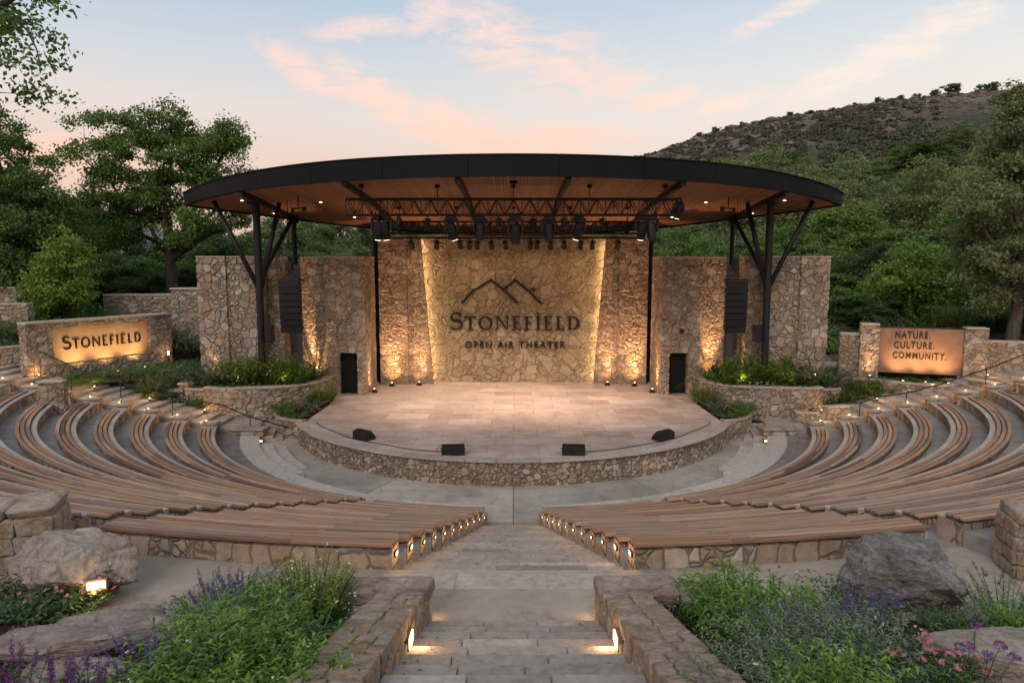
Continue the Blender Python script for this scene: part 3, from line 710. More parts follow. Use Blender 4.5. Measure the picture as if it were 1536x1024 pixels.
# centre wall
t = thing('centre_stage_wall', 'tall golden flagstone back wall carrying the mountain emblem and theater name', 'wall', (0, 39.8, .9))
gmesh('masonry', M['stone_back'], t, (-6.6, 6.6, 39.45, 39.9, .7, 9.35, .055))
CW = t
def side_panel(sg, name, label, x0, x1, y0, y1, z0, z1, mat, res=.06, warp=None, cap=True, parent=None):
    tt = parent or thing(name, label, 'wall', (sg*(x0+x1)/2, (y0+y1)/2, z0))
    xa, xb = (x0, x1) if sg > 0 else (-x1, -x0)
    gmesh('masonry', mat, tt, (xa, xb, y0, y1, z0, z1, res, warp))
    if cap:
        mb = MB(); mb.box(((xa+xb)/2, (y0+y1)/2, z1+.03), (xb-xa+.06, y1-y0+.08, .06)); mb.build('coping', M['coping'], tt, bevel=.01)
    return tt
def uplight(x, y, z, tx, ty, tz, power, label, group='ground uplights at the stage walls', ang=62, grp=True):
    t = thing('ground_uplight', label, 'lamp', (x, y, z), 0, group)
    mb = MB(); mb.box((0, 0, .05), (.3, .2, .1)); mb.cyl((0, 0, .08), .09, .12, 14); mb.build('housing', M['black'], t, world=False, bevel=.008)
    mb = MB(); mb.cyl((0, 0, .198), .05, .012, 14); mb.build('lens', M['lens'], t, world=False)
    spot('uplight_beam', (x, y, z+.22), (tx, ty, z+4.2), power*13, 56, 1.0); spot('uplight_spill', (x, y, z+.22), (tx, ty, z+1.6), power*1.8, 125, 1.0)
for sg in (-1, 1):
    w = SIDE[sg]
    # slanted reveal panel: inner edge leans, wide at the foot
    def warp(x, y, z, sg=sg):
        f = (z-.7)/(9.3-.7); ax = abs(x); k = (ax-4.6)/(6.0-4.6); inner = 4.62+.66*f
        return (sg*(inner+(6.0-inner)*k), y, z)
    side_panel(sg, 'reveal_panel', 'narrow stone panel with leaning inner edge framing the centre wall, '+w, 4.6, 6.0, 38.85, 39.12, .7, 9.3, M['stone'], .06, warp, False)
    side_panel(sg, 'tall_stone_panel', 'tall stone panel between slanted reveal and stage door block, '+w, 6.02, 7.58, 38.6, 39.3, .7, 9.25, M['stone'], .06)
    # light strip tucked behind the slanted edge
    t = thing('light_strip', 'hidden warm strip lamp washing the slanted edge of the centre wall, '+w, 'lamp', (sg*5, 39.2, .9))
    mb = MB(); mb.tube([(sg*4.80, 39.19, 1.0), (sg*5.44, 39.19, 9.1)], .018, 6); mb.build('tube_lens', M['lens'], t)
    for k in range(6):
        f0 = (k+.5)/6; z = 1.0+8.1*f0; x = 4.74+.64*f0
        d = bpy.data.lights.new('strip_glow', 'AREA'); d.shape = 'RECTANGLE'; d.size = .05; d.size_y = 1.36; d.energy = 8; d.color = (1, .68, .36); d.spread = R(150)
        o = bpy.data.objects.new('strip_glow', d); C.objects.link(o); o.location = (sg*x, 39.22, z)
        dirv = Vector((-sg*.93, .37, 0)); q = dirv.to_track_quat('-Z', 'Y'); o.rotation_euler = q.to_euler()
    # door block
    t = thing('stage_door_block', 'stone block with a dark stage door opening, '+w, 'wall', (sg*8.7, 36.6, .9))
    def bx(x0, x1, y0, y1, z0, z1, res=.06): return (x0, x1, y0, y1, z0, z1, res) if sg > 0 else (-x1, -x0, y0, y1, z0, z1, res)
    gmesh('masonry', M['stone_pale'] if 0 else M['stone'], t, bx(7.74, 8.16, 35.4, 38.2, .6, 3.12), bx(9.16, 9.75, 35.4, 36.5, .6, 3.12), bx(7.74, 9.75, 35.4, 38.2, 3.12, 8.08))
    mb = MB(); mb.box((sg*8.745, 36.8, 8.11), (2.07, 2.88, .06)); mb.build('coping', M['coping'], t, bevel=.01)
    mb = MB(); mb.box((sg*8.66, 35.95, 2.0), (1.0, .08, 2.3)); d = mb.build('door', M['void'], t, bevel=.005)
    mb = MB(); mb.tube([(sg*(8.66-.38), 35.88, 1.9), (sg*(8.66-.38), 35.86, 1.9), (sg*(8.66-.28), 35.86, 1.9)], .014, 6); mb.build('handle', M['fascia'], d)
    if sg > 0:
        mb = MB(); mb.box((8.75, 35.30, 4.3), (.2, .16, .16)); mb.tube([(8.75, 35.4, 4.28), (8.75, 35.22, 4.2)], .06, 8); mb.build('bulkhead_lamp', M['black'], t)
    # black panel added so the narrow gap reads dark
    t = thing('dark_gap_panel', 'narrow black panel filling the dark gap beside the stage door block, '+w, 'gate', (sg*7.66, 38.9, .9))
    mb = MB(); mb.box((sg*7.66, 38.95, 2.55), (.16, .05, 3.3)); mb.build('leaf', M['void'], t); mb = MB(); mb.box((sg*7.66, 38.95, 4.24), (.2, .09, .08)); mb.build('panel_top_bar', M['black'], t)
    # outer stepped panels
    side_panel(sg, 'stepped_stone_panel', 'rough stone panel next to the stage door block, uplit from the planter, '+w, 9.76, 11.08, 35.75, 36.4, .7, 8.06, M['stone'])
    t = thing('recess_panel', 'dark smooth recessed panel behind the hanging line array, '+w, 'wall', (sg*11.5, 36.7, .9))
    mb = MB(); mb.box((sg*11.5, 36.75, 4.25), (1.6, .4, 6.9)); mb.build('panel', M['tread'], t, bevel=.02)
    side_panel(sg, 'narrow_stone_panel', 'narrow brightly uplit stone panel behind the steel column, '+w, 11.72, 12.78, 34.75, 35.6, .7, 8.05, M['stone'])
    t = thing('outer_stone_panel', 'wide pale mixed stone panel at the outer end of the stage wall, '+w, 'wall', (sg*14, 34.3, .9))
    side_panel(sg, '', '', 12.5, 14.18, 33.95, 34.5, .7, 8.06, M['stone_pale'], parent=t); side_panel(sg, '', '', 14.2, 15.6, 33.82, 34.5, .7, 8.06, M['stone_pale'], parent=t)
    # uplights
    near = 'small black uplight '
    uplight(sg*6.85, 38.05, .9, sg*6.85, 38.72, 4.0, 95, near+'on the stage floor at the tall stone panel, '+w)
    uplight(sg*5.35, 38.3, .9, sg*5.4, 38.95, 4.0, 60, near+'on the stage floor at the slanted reveal panel, '+w)
    uplight(sg*7.45, 36.1, .9, sg*7.72, 36.5, 4.2, 38, near+'on the stage floor beside the door block, '+w)
    uplight(sg*10.35, 35.2, 1.8, sg*10.35, 35.85, 4.4, 75, near+'in the planter below the rough panel, '+w)
    uplight(sg*12.15, 34.15, 1.8, sg*12.25, 34.85, 4.2, 120, near+'in the planter below the narrow bright panel, '+w)
    uplight(sg*14.9, 33.25, 1.8, sg*14.9, 33.9, 4.2, 55, near+'below the wide pale end panel, '+w)

# ------------------------------------------------------------------ lettering (own serif glyphs)
def glyphs(word, serif=True):
    """polygons of small-cap serif capitals; returns list of (poly, ...) and the total width (cap height 1)"""
    S, T_, sf = (.17, .075, .055) if serif else (.155, .105, 0)
    out = []; x = 0
    def rect(a, b, c, d): return [(a, b), (c, b), (c, d), (a, d)]
    def ribbon(pts, ws):
        q = []
        for i in range(len(pts)-1):
            (xa, ya), (xb, yb) = pts[i], pts[i+1]
            def nr(j):
                p0 = pts[max(0, j-1)]; p1 = pts[min(len(pts)-1, j+1)]; dx, dy = p1[0]-p0[0], p1[1]-p0[1]; l = math.hypot(dx, dy) or 1; return -dy/l, dx/l
            n0, n1 = nr(i), nr(i+1); a, b = ws[i]/2, ws[i+1]/2
            q.append([(xa+n0[0]*a, ya+n0[1]*a), (xa-n0[0]*a, ya-n0[1]*a), (xb-n1[0]*b, yb-n1[1]*b), (xb+n1[0]*b, yb+n1[1]*b)])
        return q
    for i, ch in enumerate(word):
        k = 1.28 if i == 0 else 1.0; P = []
        if ch == 'S':
            pts = []; ws = []
            for j in range(33):
                u = j/32
                if u < .5: a = R(35+u*2*235); cx, cy = .33, .74; rx, ry = .25, .22
                else: a = R(90-(u-.5)*2*235); cx, cy = .33, .29; rx, ry = .29, .25
                pts.append((cx+rx*math.cos(a), cy+ry*math.sin(a))); ws.append(T_*1.1+(S*1.05-T_)*math.exp(-((u-.5)/.17)**2))
            P += ribbon(pts, ws); w = .66
            if serif: P += [rect(.53, .74, .575, 1.0), rect(.02, .0, .065, .29)]
        elif ch == 'T':
            w = .78; P += [rect(.39-S/2, 0, .39+S/2, 1), rect(.02, 1-T_, .76, 1)]
            if serif: P += [rect(.22, 0, .56, sf), rect(.02, .78, .065, 1), rect(.715, .78, .76, 1)]
        elif ch == 'O':
            w = .98; pts = [(.49+.395*math.cos(R(a)), .5+.46*math.sin(R(a))) for a in range(0, 361, 10)]; P += ribbon(pts, [T_+(S-T_)*abs(math.cos(R(a)))**1.3 for a in range(0, 361, 10)])
        elif ch == 'N':
            w = .98; P += [rect(.12, 0, .12+T_, 1), rect(.80, 0, .80+T_, 1), [(.08, 1), (.80, .0), (.80+T_, .0), (.28, 1)]]
            if serif: P += [rect(.02, 0, .30, sf), rect(.0, 1-sf, .24, 1), rect(.70, 1-sf, .98, 1)]
        elif ch in 'EF':
            w = .68 if ch == 'E' else .64; P += [rect(.12, 0, .12+S, 1), rect(.12, 1-T_, .58, 1), rect(.12, .5-T_/2, .48, .5+T_/2)]
            if ch == 'E': P += [rect(.12, 0, .62, T_)]
            if serif:
                P += [rect(.03, 0, .12, sf), rect(.03, 1-sf, .12, 1), rect(.545, .80, .585, 1), rect(.455, .40, .49, .60)]
                P += [rect(.585, 0, .625, .21)] if ch == 'E' else [rect(.12, 0, .39, sf)]
        elif ch == 'I':
            w = .40; P += [rect(.12, 0, .12+S, 1)]
            if serif: P += [rect(.03, 0, .38, sf), rect(.03, 1-sf, .38, 1), rect(.14, 1.14, .27, 1.27)]
        elif ch == 'L':
            w = .64; P += [rect(.12, 0, .12+S, 1), rect(.12, 0, .60, T_)]
            if serif: P += [rect(.03, 0, .12, sf), rect(.03, 1-sf, .39, 1), rect(.565, 0, .605, .23)]
        elif ch == 'D':
            w = .90; P += [rect(.12, 0, .12+S, 1)]; pts = [(.12+S/2, 1-T_/2)]+[(.36+.40*math.cos(R(a)), .5+(.5-T_/2)*math.sin(R(a))) for a in range(90, -91, -10)]+[(.12+S/2, T_/2)]
            P += ribbon(pts, [T_]+[T_+(S*1.05-T_)*math.cos(R(a))**1.2 if abs(a) < 90 else T_ for a in range(90, -91, -10)]+[T_])
            if serif: P += [rect(.03, 0, .12, sf), rect(.03, 1-sf, .12, 1)]
        for q in P: out.append([(x+a*k, b*k) for a, b in q])
        x += w*k+.13
    return out, x-.13
def place_polys(mb, polys, O, U, N, su, sv, depth):
    """extrude flat polygons standing on a wall: O lower-left corner, U along, N outwards"""
    O = Vector(O); U = Vector(U); N = Vector(N); Z = Vector((0, 0, 1))
    for i, p in enumerate(polys):
        d = depth+(i % 5)*.0012; ar = sum(a[0]*b[1]-b[0]*a[1] for a, b in zip(p, p[1:]+p[:1]))
        if ar < 0: p = p[::-1]
        bk = [O+U*(a*su)+Z*(b*sv) for a, b in p]; fr = [q+N*d for q in bk]; n = len(p)
        mb.add(bk+fr, [tuple(range(n-1, -1, -1)), tuple(range(n, 2*n))]+[(j, (j+1) % n, n+(j+1) % n, n+j) for j in range(n)])
def serif_text(word, O, U, N, width, caph, depth, mat, parent, serif=True, name='lettering'):
    P, w = glyphs(word, serif); mb = MB(); place_polys(mb, P, O, U, N, width/w, caph, depth); return mb.build(name, mat, parent)
def sans_text(body, O, U, N, width, caph, depth, mat, parent, name='lettering', track=1.15, weight=.006):
    cu = bpy.data.curves.new('t', 'FONT'); cu.body = body; cu.size = 1; cu.space_character = track; cu.extrude = .03; cu.offset = weight; cu.resolution_u = 3
    o = bpy.data.objects.new('t', cu); C.objects.link(o); bpy.context.view_layer.update()
    dg = bpy.context.evaluated_depsgraph_get(); me = bpy.data.meshes.new_from_object(o.evaluated_get(dg)); bpy.data.objects.remove(o)
    V = [v.co.copy() for v in me.vertices]; F = [tuple(p.vertices) for p in me.polygons]
    x0, x1 = min(v.x for v in V), max(v.x for v in V); y0, y1 = min(v.y for v in V), max(v.y for v in V); z0, z1 = min(v.z for v in V), max(v.z for v in V)
    O = Vector(O); U = Vector(U); N = Vector(N)
    mb = MB(); mb.add([O+U*((v.x-x0)/(x1-x0)*width)+Vector((0, 0, 1))*((v.y-y0)/(y1-y0)*caph)+N*((v.z-z0)/(z1-z0)*depth) for v in V], F)
    bpy.data.meshes.remove(me); return mb.build(name, mat, parent)
YW = 39.395
a = aty(675, 494.5, YW); b = aty(870, 494.5, YW)
serif_text('STONEFIELD', (a.x, YW, a.z), (1, 0, 0), (0, -1, 0), b.x-a.x, aty(770, 474, YW).z-a.z, .10, M['letter'], CW)
a = aty(697.5, 521.5, YW); b = aty(848, 521, YW); sans_text('OPEN AIR THEATER', (a.x, YW, a.z), (1, 0, 0), (0, -1, 0), b.x-a.x, aty(770, 511.5, YW).z-a.z, .10, M['letter'], CW, 'tagline_lettering', 1.25)
mb = MB()
def stroke(pxs, w0=.13):
    q = [aty(x, y, YW) for x, y in pxs]; P = []
    for i in range(len(q)-1):
        d = (q[i+1]-q[i]).normalized(); nn = Vector((-d.z, 0, d.x))*w0/2; e = d*w0*.3
        P.append([((q[i]-e+nn).x, (q[i]-e+nn).z), ((q[i]-e-nn).x, (q[i]-e-nn).z), ((q[i+1]+e-nn).x, (q[i+1]+e-nn).z), ((q[i+1]+e+nn).x, (q[i+1]+e+nn).z)])
    place_polys(mb, P, (0, YW, 0), (1, 0, 0), (0, -1, 0), 1, 1, .10)
stroke([(693.5, 453.5), (711, 435), (716.5, 432.5), (736.5, 420)]); stroke([(736.5, 420), (756, 434.5), (775.5, 454)]); stroke([(756.5, 433.5), (773, 420)]); stroke([(773, 420), (794, 437), (811.5, 455)])
stroke([(794.5, 438), (797, 433.3), (799, 432.3)], .09); stroke([(799, 433.8), (804, 434.5)], .08)
mb.build('mountain_emblem', M['letter'], CW)

# ------------------------------------------------------------------ canopy
RA, RB, RCY = 16.2, 8.25, 34.15
def soff(y): t_ = max(0, (y-25.9)/16.5); return 11.0-1.48*t_*t_
def rim(a, k=1.0): return (RA*k*math.cos(a), RCY+RB*k*math.sin(a)*abs(math.sin(a))**.85)
CN = thing('stage_canopy', 'broad oval canopy with black fascia and cedar soffit over the stage', 'canopy', (0, 34, .9))
N = 128; V = []; F = []; rings = [0.0, .2, .4, .55, .7, .82, .92, .985]
for k in rings:
    for i in range(N): x, y = rim(2*math.pi*i/N, k); V.append((x, y, soff(y)))
for r_ in range(len(rings)-1):
    for i in range(N):
        j = (i+1) % N
        if r_ == 0: F.append((i+N, j+N, 0)[::-1])
        else: F.append((r_*N+i, r_*N+j, (r_+1)*N+j, (r_+1)*N+i)[::-1])
mb = MB(); mb.add(V, F)
top = [(v[0], v[1], v[2]+.12) for v in V]; mb.add(top, [f[::-1] for f in F]); mb.build('soffit', M['soffit'], CN)
V = []; F = []
for k in rings[:-1]+[.99]:
    for i in range(N): x, y = rim(2*math.pi*i/N, k); V.append((x, y, soff(y)+.48+.5*(1-k*k)))
for r_ in range(len(rings)-1):
    for i in range(N):
        j = (i+1) % N
        F.append((i+N, j+N, 0) if r_ == 0 else (r_*N+i, r_*N+j, (r_+1)*N+j, (r_+1)*N+i))
mb = MB(); mb.add(V, F); mb.build('roof', M['fascia'], CN)
mb = MB(); NP = 30
for p in range(NP):
    a0 = 2*math.pi*(p+.004)/NP-math.pi/2+math.pi/NP; a1 = 2*math.pi*(p+.996)/NP-math.pi/2+math.pi/NP; V = []; F = []; m = 6
    for i in range(m+1):
        a = a0+(a1-a0)*i/m; x, y = rim(a); xi, yi = rim(a, .984); z = soff(y); hh = .72-.2*min(1, abs(math.cos(a))**3)
        V += [(xi, yi, z-.06), (x, y, z-.06), (x, y, z+hh), (xi, yi, z+hh)]
    F = [(0, 1, 2, 3), tuple(4*m+x for x in (3, 2, 1, 0))]+[(4*q+x, 4*q+4+x, 4*q+4+(x+1) % 4, 4*q+(x+1) % 4) for q in range(m) for x in range(4)]
    mb.add(V, F)
    V = []
    for i in range(m+1):      # thin drip edge on top
        a = a0+(a1-a0)*i/m; x, y = rim(a, 1.004); xi, yi = rim(a, .97); z = soff(y)+.72-.2*min(1, abs(math.cos(a))**3)
        V += [(xi, yi, z+.003), (x, y, z+.003), (x, y, z+.05), (xi, yi, z+.05)]
    mb.add(V, F)
mb.build('fascia', M['fascia'], CN)
for x in (-11.9, -6.7, -2.1, 2.1, 6.7, 11.9):
    h = RB*(1-(x/RA)**2)**.925*.975; mb = MB(); pts = [RCY-h+2*h*i/14 for i in range(15)]
    V = []; 
    for y in pts: z = soff(y); V += [(x-.09, y, z-.22), (x+.09, y, z-.22), (x+.09, y, z+.02), (x-.09, y, z+.02)]
    m = 14; mb.add(V, [(0, 1, 2, 3), tuple(4*m+q for q in (3, 2, 1, 0))]+[(4*q+k, 4*q+4+k, 4*q+4+(k+1) % 4, 4*q+(k+1) % 4) for q in range(m) for k in range(4)])
    mb.build('rib_beam', M['black'], CN)
for sg in (-1, 1):       # rim beam under the edge and small recessed lamps
    for (x, y) in ((12.6, 36.5), (9.3, 33.5), (8.6, 37.5), (12.9, 33.0)):
        mb = MB(); mb.cyl((sg*x, y, soff(y)-.012), .07, .014, 12); mb.build('downlight', M['lens_white'], CN)
mb = MB(); mb.box((0, 27.6, soff(27.6)-.05), (.3, .2, .1)); mb.build('sensor_box', M['fascia'], CN)
def column(x, y, z0, lab, struts, r=.17):
    t = thing('steel_column', lab, 'column', (x, y, z0), 0, 'black steel columns carrying the canopy')
    mb = MB(); mb.cyl((x, y, z0), r, soff(y)-z0-.1, 20); mb.build('shaft', M['black'], t)
    mb = MB(); mb.cyl((x, y, z0), r*1.9, .05, 20); mb.build('base_plate', M['black'], t)
    mb = MB(); mb.box((x, y, soff(y)-.13), (.6, .6, .06)); mb.build('head_plate', M['black'], t)
    for (zz, tx, ty) in struts:
        mb = MB(); mb.tube([(x, y, zz), (tx, ty, soff(ty)-.05)], [.12, .11], 12); mb.build('strut', M['black'], t)
for sg in (-1, 1):
    w = SIDE[sg]
    column(sg*12.25, 33.0, 1.5, 'thick black column with spreading struts at the planter, '+w, [(6.5, sg*14.2, 32.9), (6.3, sg*11.2, 33.2), (6.9, sg*11.75, 37.0)])
    column(sg*11.9, 37.5, .5, 'slim black column behind the stage wall under the canopy rear, '+w, [], .12)
    column(sg*7.95, 39.75, .5, 'slim black column beside the tall stone panel at the canopy back, '+w, [], .14)

# ------------------------------------------------------------------ trusses and lamps
def truss(name, lab, x0, x1, y, z0, z1, dep, step):
    t = thing(name, lab, 'truss', ((x0+x1)/2, y, z0)); mb = MB()
    for yy in (y-dep/2, y+dep/2):
        for z in (z0, z1): mb.tube([(x0, yy, z), (x1, yy, z)], .035, 8)
    mb.build('chord', M['black'], t)
    mb = MB(); n = round((x1-x0)/step)
    for i in range(n):
        a = x0+(x1-x0)*i/n; b = x0+(x1-x0)*(i+1)/n; zz = (z0, z1) if i % 2 else (z1, z0)
        for yy in (y-dep/2, y+dep/2): mb.tube([(a, yy, zz[0]), (b, yy, zz[1])], .018, 5)
        mb.tube([(a, y-dep/2, z0), (b, y+dep/2, z0)], .014, 5); mb.tube([(a, y-dep/2, z1), (a, y+dep/2, z1)], .016, 5); mb.tube([(a, y-dep/2, z0), (a, y-dep/2, z1)], .016, 5)
    for yy in (y-dep/2, y+dep/2): mb.tube([(x1, yy, z0), (x1, yy, z1)], .02, 5)
    mb.build('lattice', M['black'], t)
    k = 0
    mb = MB()
    for i in range(5):
        x = x0+.6+(x1-x0-1.2)*i/4; mb.tube([(x, y, z1), (x, y, soff(y)-.02)], .02, 6); mb.box((x, y, soff(y)-.08), (.18, .18, .12))
    mb.build('hanger', M['black'], t); return t
truss('lighting_truss', 'long front lighting truss hung under the canopy with moving heads', -6.85, 6.85, 28.6, 9.72, 10.36, .55, .34)
truss('lighting_truss', 'shorter rear lighting truss hung above the back of the stage', -6.3, 6.3, 34.6, 9.25, 9.83, .5, .32)
t = thing('lighting_rail', 'straight black pipe carrying the row of small spotlights before the centre wall', 'rail', (0, 36.6, 9.1))
mb = MB(); mb.tube([(-6.55, 36.6, 9.12), (6.55, 36.6, 9.12)], .055, 8); mb.build('pipe', M['black'], t)
for i in range(6): x = -6+12*i/5; mb = MB(); mb.tube([(x, 36.6, 9.12), (x, 36.6, soff(36.6))], .015, 5); mb.build('drop_rod', M['black'], t)
def par_can(x, y, z, tilt, roll, lab, power, target, sz=1.0, group='small spotlights on the rear rail'):
    t = thing('spotlight', lab, 'stage light', (x, y, z), 0, group)
    mb = MB(); mb.tube([(0, 0, .0), (0, 0, -.1)], .03, 6); mb.tube([(-.15*sz, 0, -.1), (.15*sz, 0, -.1)], .018, 5)
    for s in (-1, 1): mb.tube([(s*.15*sz, 0, -.1), (s*.15*sz, 0, -.3*sz)], .016, 5)
    mb.build('yoke', M['black'], t, world=False)
    d = Vector((math.sin(roll), math.sin(tilt), -math.cos(tilt))).normalized(); c = Vector((0, 0, -.3*sz))
    mb = MB(); mb.tube([c-d*.2*sz, c-d*.17*sz, c+d*.1*sz, c+d*.24*sz], [.07*sz, .11*sz, .12*sz, .15*sz], 14, smooth=False); mb.build('can', M['black'], t, world=False)
    mb = MB(); mb.tube([c+d*.243*sz, c+d*.25*sz], [.125*sz, .125*sz], 14, smooth=False); mb.build('lens', M['lens_white' if target else 'grille'], t, world=False)
    if power: p = Vector((x, y, z))+c+d*.3*sz; spot('spot_beam', p, target, power, 74, 1.0, (1, .66, .36), .08)
px_par = [617, 655, 690, 704, 716, 737, 758, 796, 806, 826, 846, 871, 889, 927]
for i, px in enumerate(px_par):
    p = aty(px, 356, 36.6); x = p.x
    par_can(x, 36.6, 9.07, R(42), R(random.Random(i).uniform(-10, 10)), f'small black spotlight on the rear rail, {ORD[i]} from the Stonefield sign side', 62 if i % 2 == 0 else 0, (x*1.0, 39.4, 6.9))
def moving_head(x, lab, z, roll, tilt, y=28.6, lit=True, s=1.0):
    t = thing('moving_head_light', lab, 'stage light', (x, y, z), 0, 'moving heads on the front truss')
    mb = MB(); mb.box((0, 0, -.08), (.34*s, .3*s, .16*s)); mb.cyl((-.1, 0, 0), .025, .1, 8); mb.cyl((.1, 0, 0), .025, .1, 8); mb.build('base', M['black'], t, world=False, bevel=.02)
    mb = MB()
    for q in (-1, 1): mb.box((q*.21*s, 0, -.34*s), (.07*s, .18*s, .44*s))
    mb.box((0, 0, -.18*s), (.48*s, .2*s, .06)); mb.build('yoke', M['black'], t, world=False, bevel=.015)
    d = Vector((math.sin(roll), math.sin(tilt)*math.cos(roll), -math.cos(tilt)*math.cos(roll))).normalized(); c = Vector((0, 0, -.5*s))
    mb = MB(); mb.tube([c-d*.24*s, c-d*.2*s, c-d*.02*s, c+d*.2*s, c+d*.36*s], [.1*s, .155*s, .17*s, .155*s, .135*s], 14, smooth=False); mb.build('head', M['black'], t, world=False, bevel=.01)
    mb = MB(); mb.tube([c+d*.362*s, c+d*.37*s], [.11*s, .11*s], 14, smooth=False); mb.build('lens', M['lens_white' if lit else 'grille'], t, world=False)
mh = [(567, 9.74, -6, 10, 1, 'far left end of the front truss, behind the first lamp'), (577, 9.74, 5, 12, 1, 'first lit one from the Stonefield sign end of the truss'), (677, 9.72, 16, 14, 1, 'angled sideways on the front truss left of centre'), (720, 9.72, 0, -4, 0, 'unlit, just left of the centre of the front truss'), (773, 9.74, 0, 3, 0, 'large unlit one at the centre of the front truss'), (823, 9.7, 0, -3, 0, 'unlit, just right of the centre of the front truss'), (868, 9.74, -14, 14, 1, 'angled sideways on the front truss right of centre'), (963, 9.74, -4, 12, 1, 'first lit one from the bronze sign end of the truss'), (977, 9.72, 6, -8, 0, 'unlit, close to the last lit one on the front truss'), (1018, 10.3, -12, 8, 1, 'smaller one at the front truss end by a steel rib')]
for px, z, ro, ti, lit, where in mh:
    moving_head(aty(px, 322, 28.6).x, 'black moving head lamp, '+where, z, R(ro), R(ti), lit=bool(lit), s=.85 if px == 1018 else (1.4 if px == 773 else 1.2))
# soft warm stage wash from the lit truss lamps
for px, e in ((577, 330), (677, 300), (868, 300), (963, 330)):
    p = aty(px, 340, 28.6); spot('stage_wash', (p.x, 28.75, 8.95), (p.x*.72, 33.0, .9), e*7.5, 100, 1.0, (1, .72, .52), .15)
for x in (-3.4, 0, 3.4): spot('stage_wash', (x, 34.6, 9.0), (x, 35.0, .9), 1500, 105, 1.0, (1, .72, .52), .15)

for i, px in enumerate((598, 640, 748, 800, 846, 905)):
    par_can(aty(px, 322, 28.6).x, 28.4+.4*(i % 2), 9.68, R(25 if i % 2 else -20), R((i-2.5)*6), f'small unlit black can on the front truss, {ORD[i]} from the Stonefield sign side', 0, None, .95, 'small cans on the front truss')
# ------------------------------------------------------------------ line arrays and column speakers
for sg in (-1, 1):
    w = SIDE[sg]; x = sg*10.72; y = 33.0
    t = thing('line_array', 'tall black line array speaker hanging beside the stage wall, '+w, 'speaker', (x, y, 4.4), 0, 'hanging line arrays')
    mb = MB(); mb.box((x, y, 6.98), (.98, .62, .08)); mb.tube([(x-.4, y, 7.0), (x, y, 7.35), (x+.4, y, 7.0)], .02, 5); mb.build('bumper_frame', M['black'], t)
    tilt = 0; yy = y; z = 6.93
    for k in range(8):
        tilt += R(.8+.35*k*.5); hh = .31; c = Vector((x, yy, z-hh/2))
        mb = MB(); n0 = len(mb.v)
        V = [(-.5, -.32, -.148), (.5, -.32, -.148), (.42, .28, -.12), (-.42, .28, -.12), (-.5, -.32, .148), (.5, -.32, .148), (.42, .28, .12), (-.42, .28, .12)]
        ct, st_ = math.cos(tilt), math.sin(tilt)
        mb.add([(c.x+a, c.y+b*ct-q*st_, c.z+b*st_+q*ct) for a, b, q in V], [(3, 2, 1, 0), (4, 5, 6, 7), (0, 1, 5, 4), (1, 2, 6, 5), (2, 3, 7, 6), (3, 0, 4, 7)])
        cab = mb.build('cabinet', M['black'], t, bevel=.012)
        mb = MB(); V = [(-.46, -.335, -.12), (.46, -.335, -.12), (.46, -.322, -.12), (-.46, -.322, -.12), (-.46, -.335, .12), (.46, -.335, .12), (.46, -.322, .12), (-.46, -.322, .12)]
        mb.add([(c.x+a, c.y+b*ct-q*st_, c.z+b*st_+q*ct) for a, b, q in V], [(3, 2, 1, 0), (4, 5, 6, 7), (0, 1, 5, 4), (1, 2, 6, 5), (2, 3, 7, 6), (3, 0, 4, 7)]); mb.build('grille', M['grille'], cab)
        z -= .308; yy += .308*math.sin(tilt)*.7
    mb = MB(); mb.box((x-.05, y, 7.62), (.3, .26, .42)); mb.cyl((x-.05, y, 7.8), .09, .16, 10); mb.tube([(x-.05, y, 7.4), (x, y, 7.33)], .03, 6); mb.build('chain_hoist', M['black'], t, bevel=.02)
    mb = MB(); mb.tube([(x-.04, y, 7.9), (x-.04, y, soff(y))], .016, 5); mb.tube([(x+.12, y+.1, 7.05), (x+.1, y+.05, soff(y))], .009, 5); mb.build('hanging_chain', M['black'], t)
    t = thing('ceiling_pulley', 'small black rigging bracket under the soffit beside the line array chain, '+w, 'bracket', (sg*9.9, 31.9, 10.5))
    mb = MB(); mb.tube([(sg*9.9, 31.9, soff(31.9)), (sg*9.9, 31.9, 10.25)], .025, 6); mb.tube([(sg*9.6, 31.9, 10.3), (sg*10.2, 31.9, 10.25)], .03, 6); mb.build('arm', M['black'], t); mb = MB(); mb.box((sg*9.62, 31.9, 10.25), (.16, .14, .2)); mb.box((sg*10.15, 31.9, 10.18), (.12, .12, .22)); mb.build('lamp_head', M['black'], t)
    t = thing('column_speaker', 'small black loudspeaker box strapped to the steel column, '+w, 'speaker', (sg*11.8, 32.9, 4.0))
    mb = MB(); mb.box((sg*11.78, 32.85, 4.4), (.36, .4, .8)); mb.build('cabinet', M['black'], t, bevel=.02); mb = MB(); mb.box((sg*11.78, 32.64, 4.4), (.3, .02, .7)); mb.build('grille', M['grille'], t); mb = MB(); mb.box((sg*12.0, 32.92, 4.4), (.16, .1, .1)); mb.build('bracket', M['black'], t)
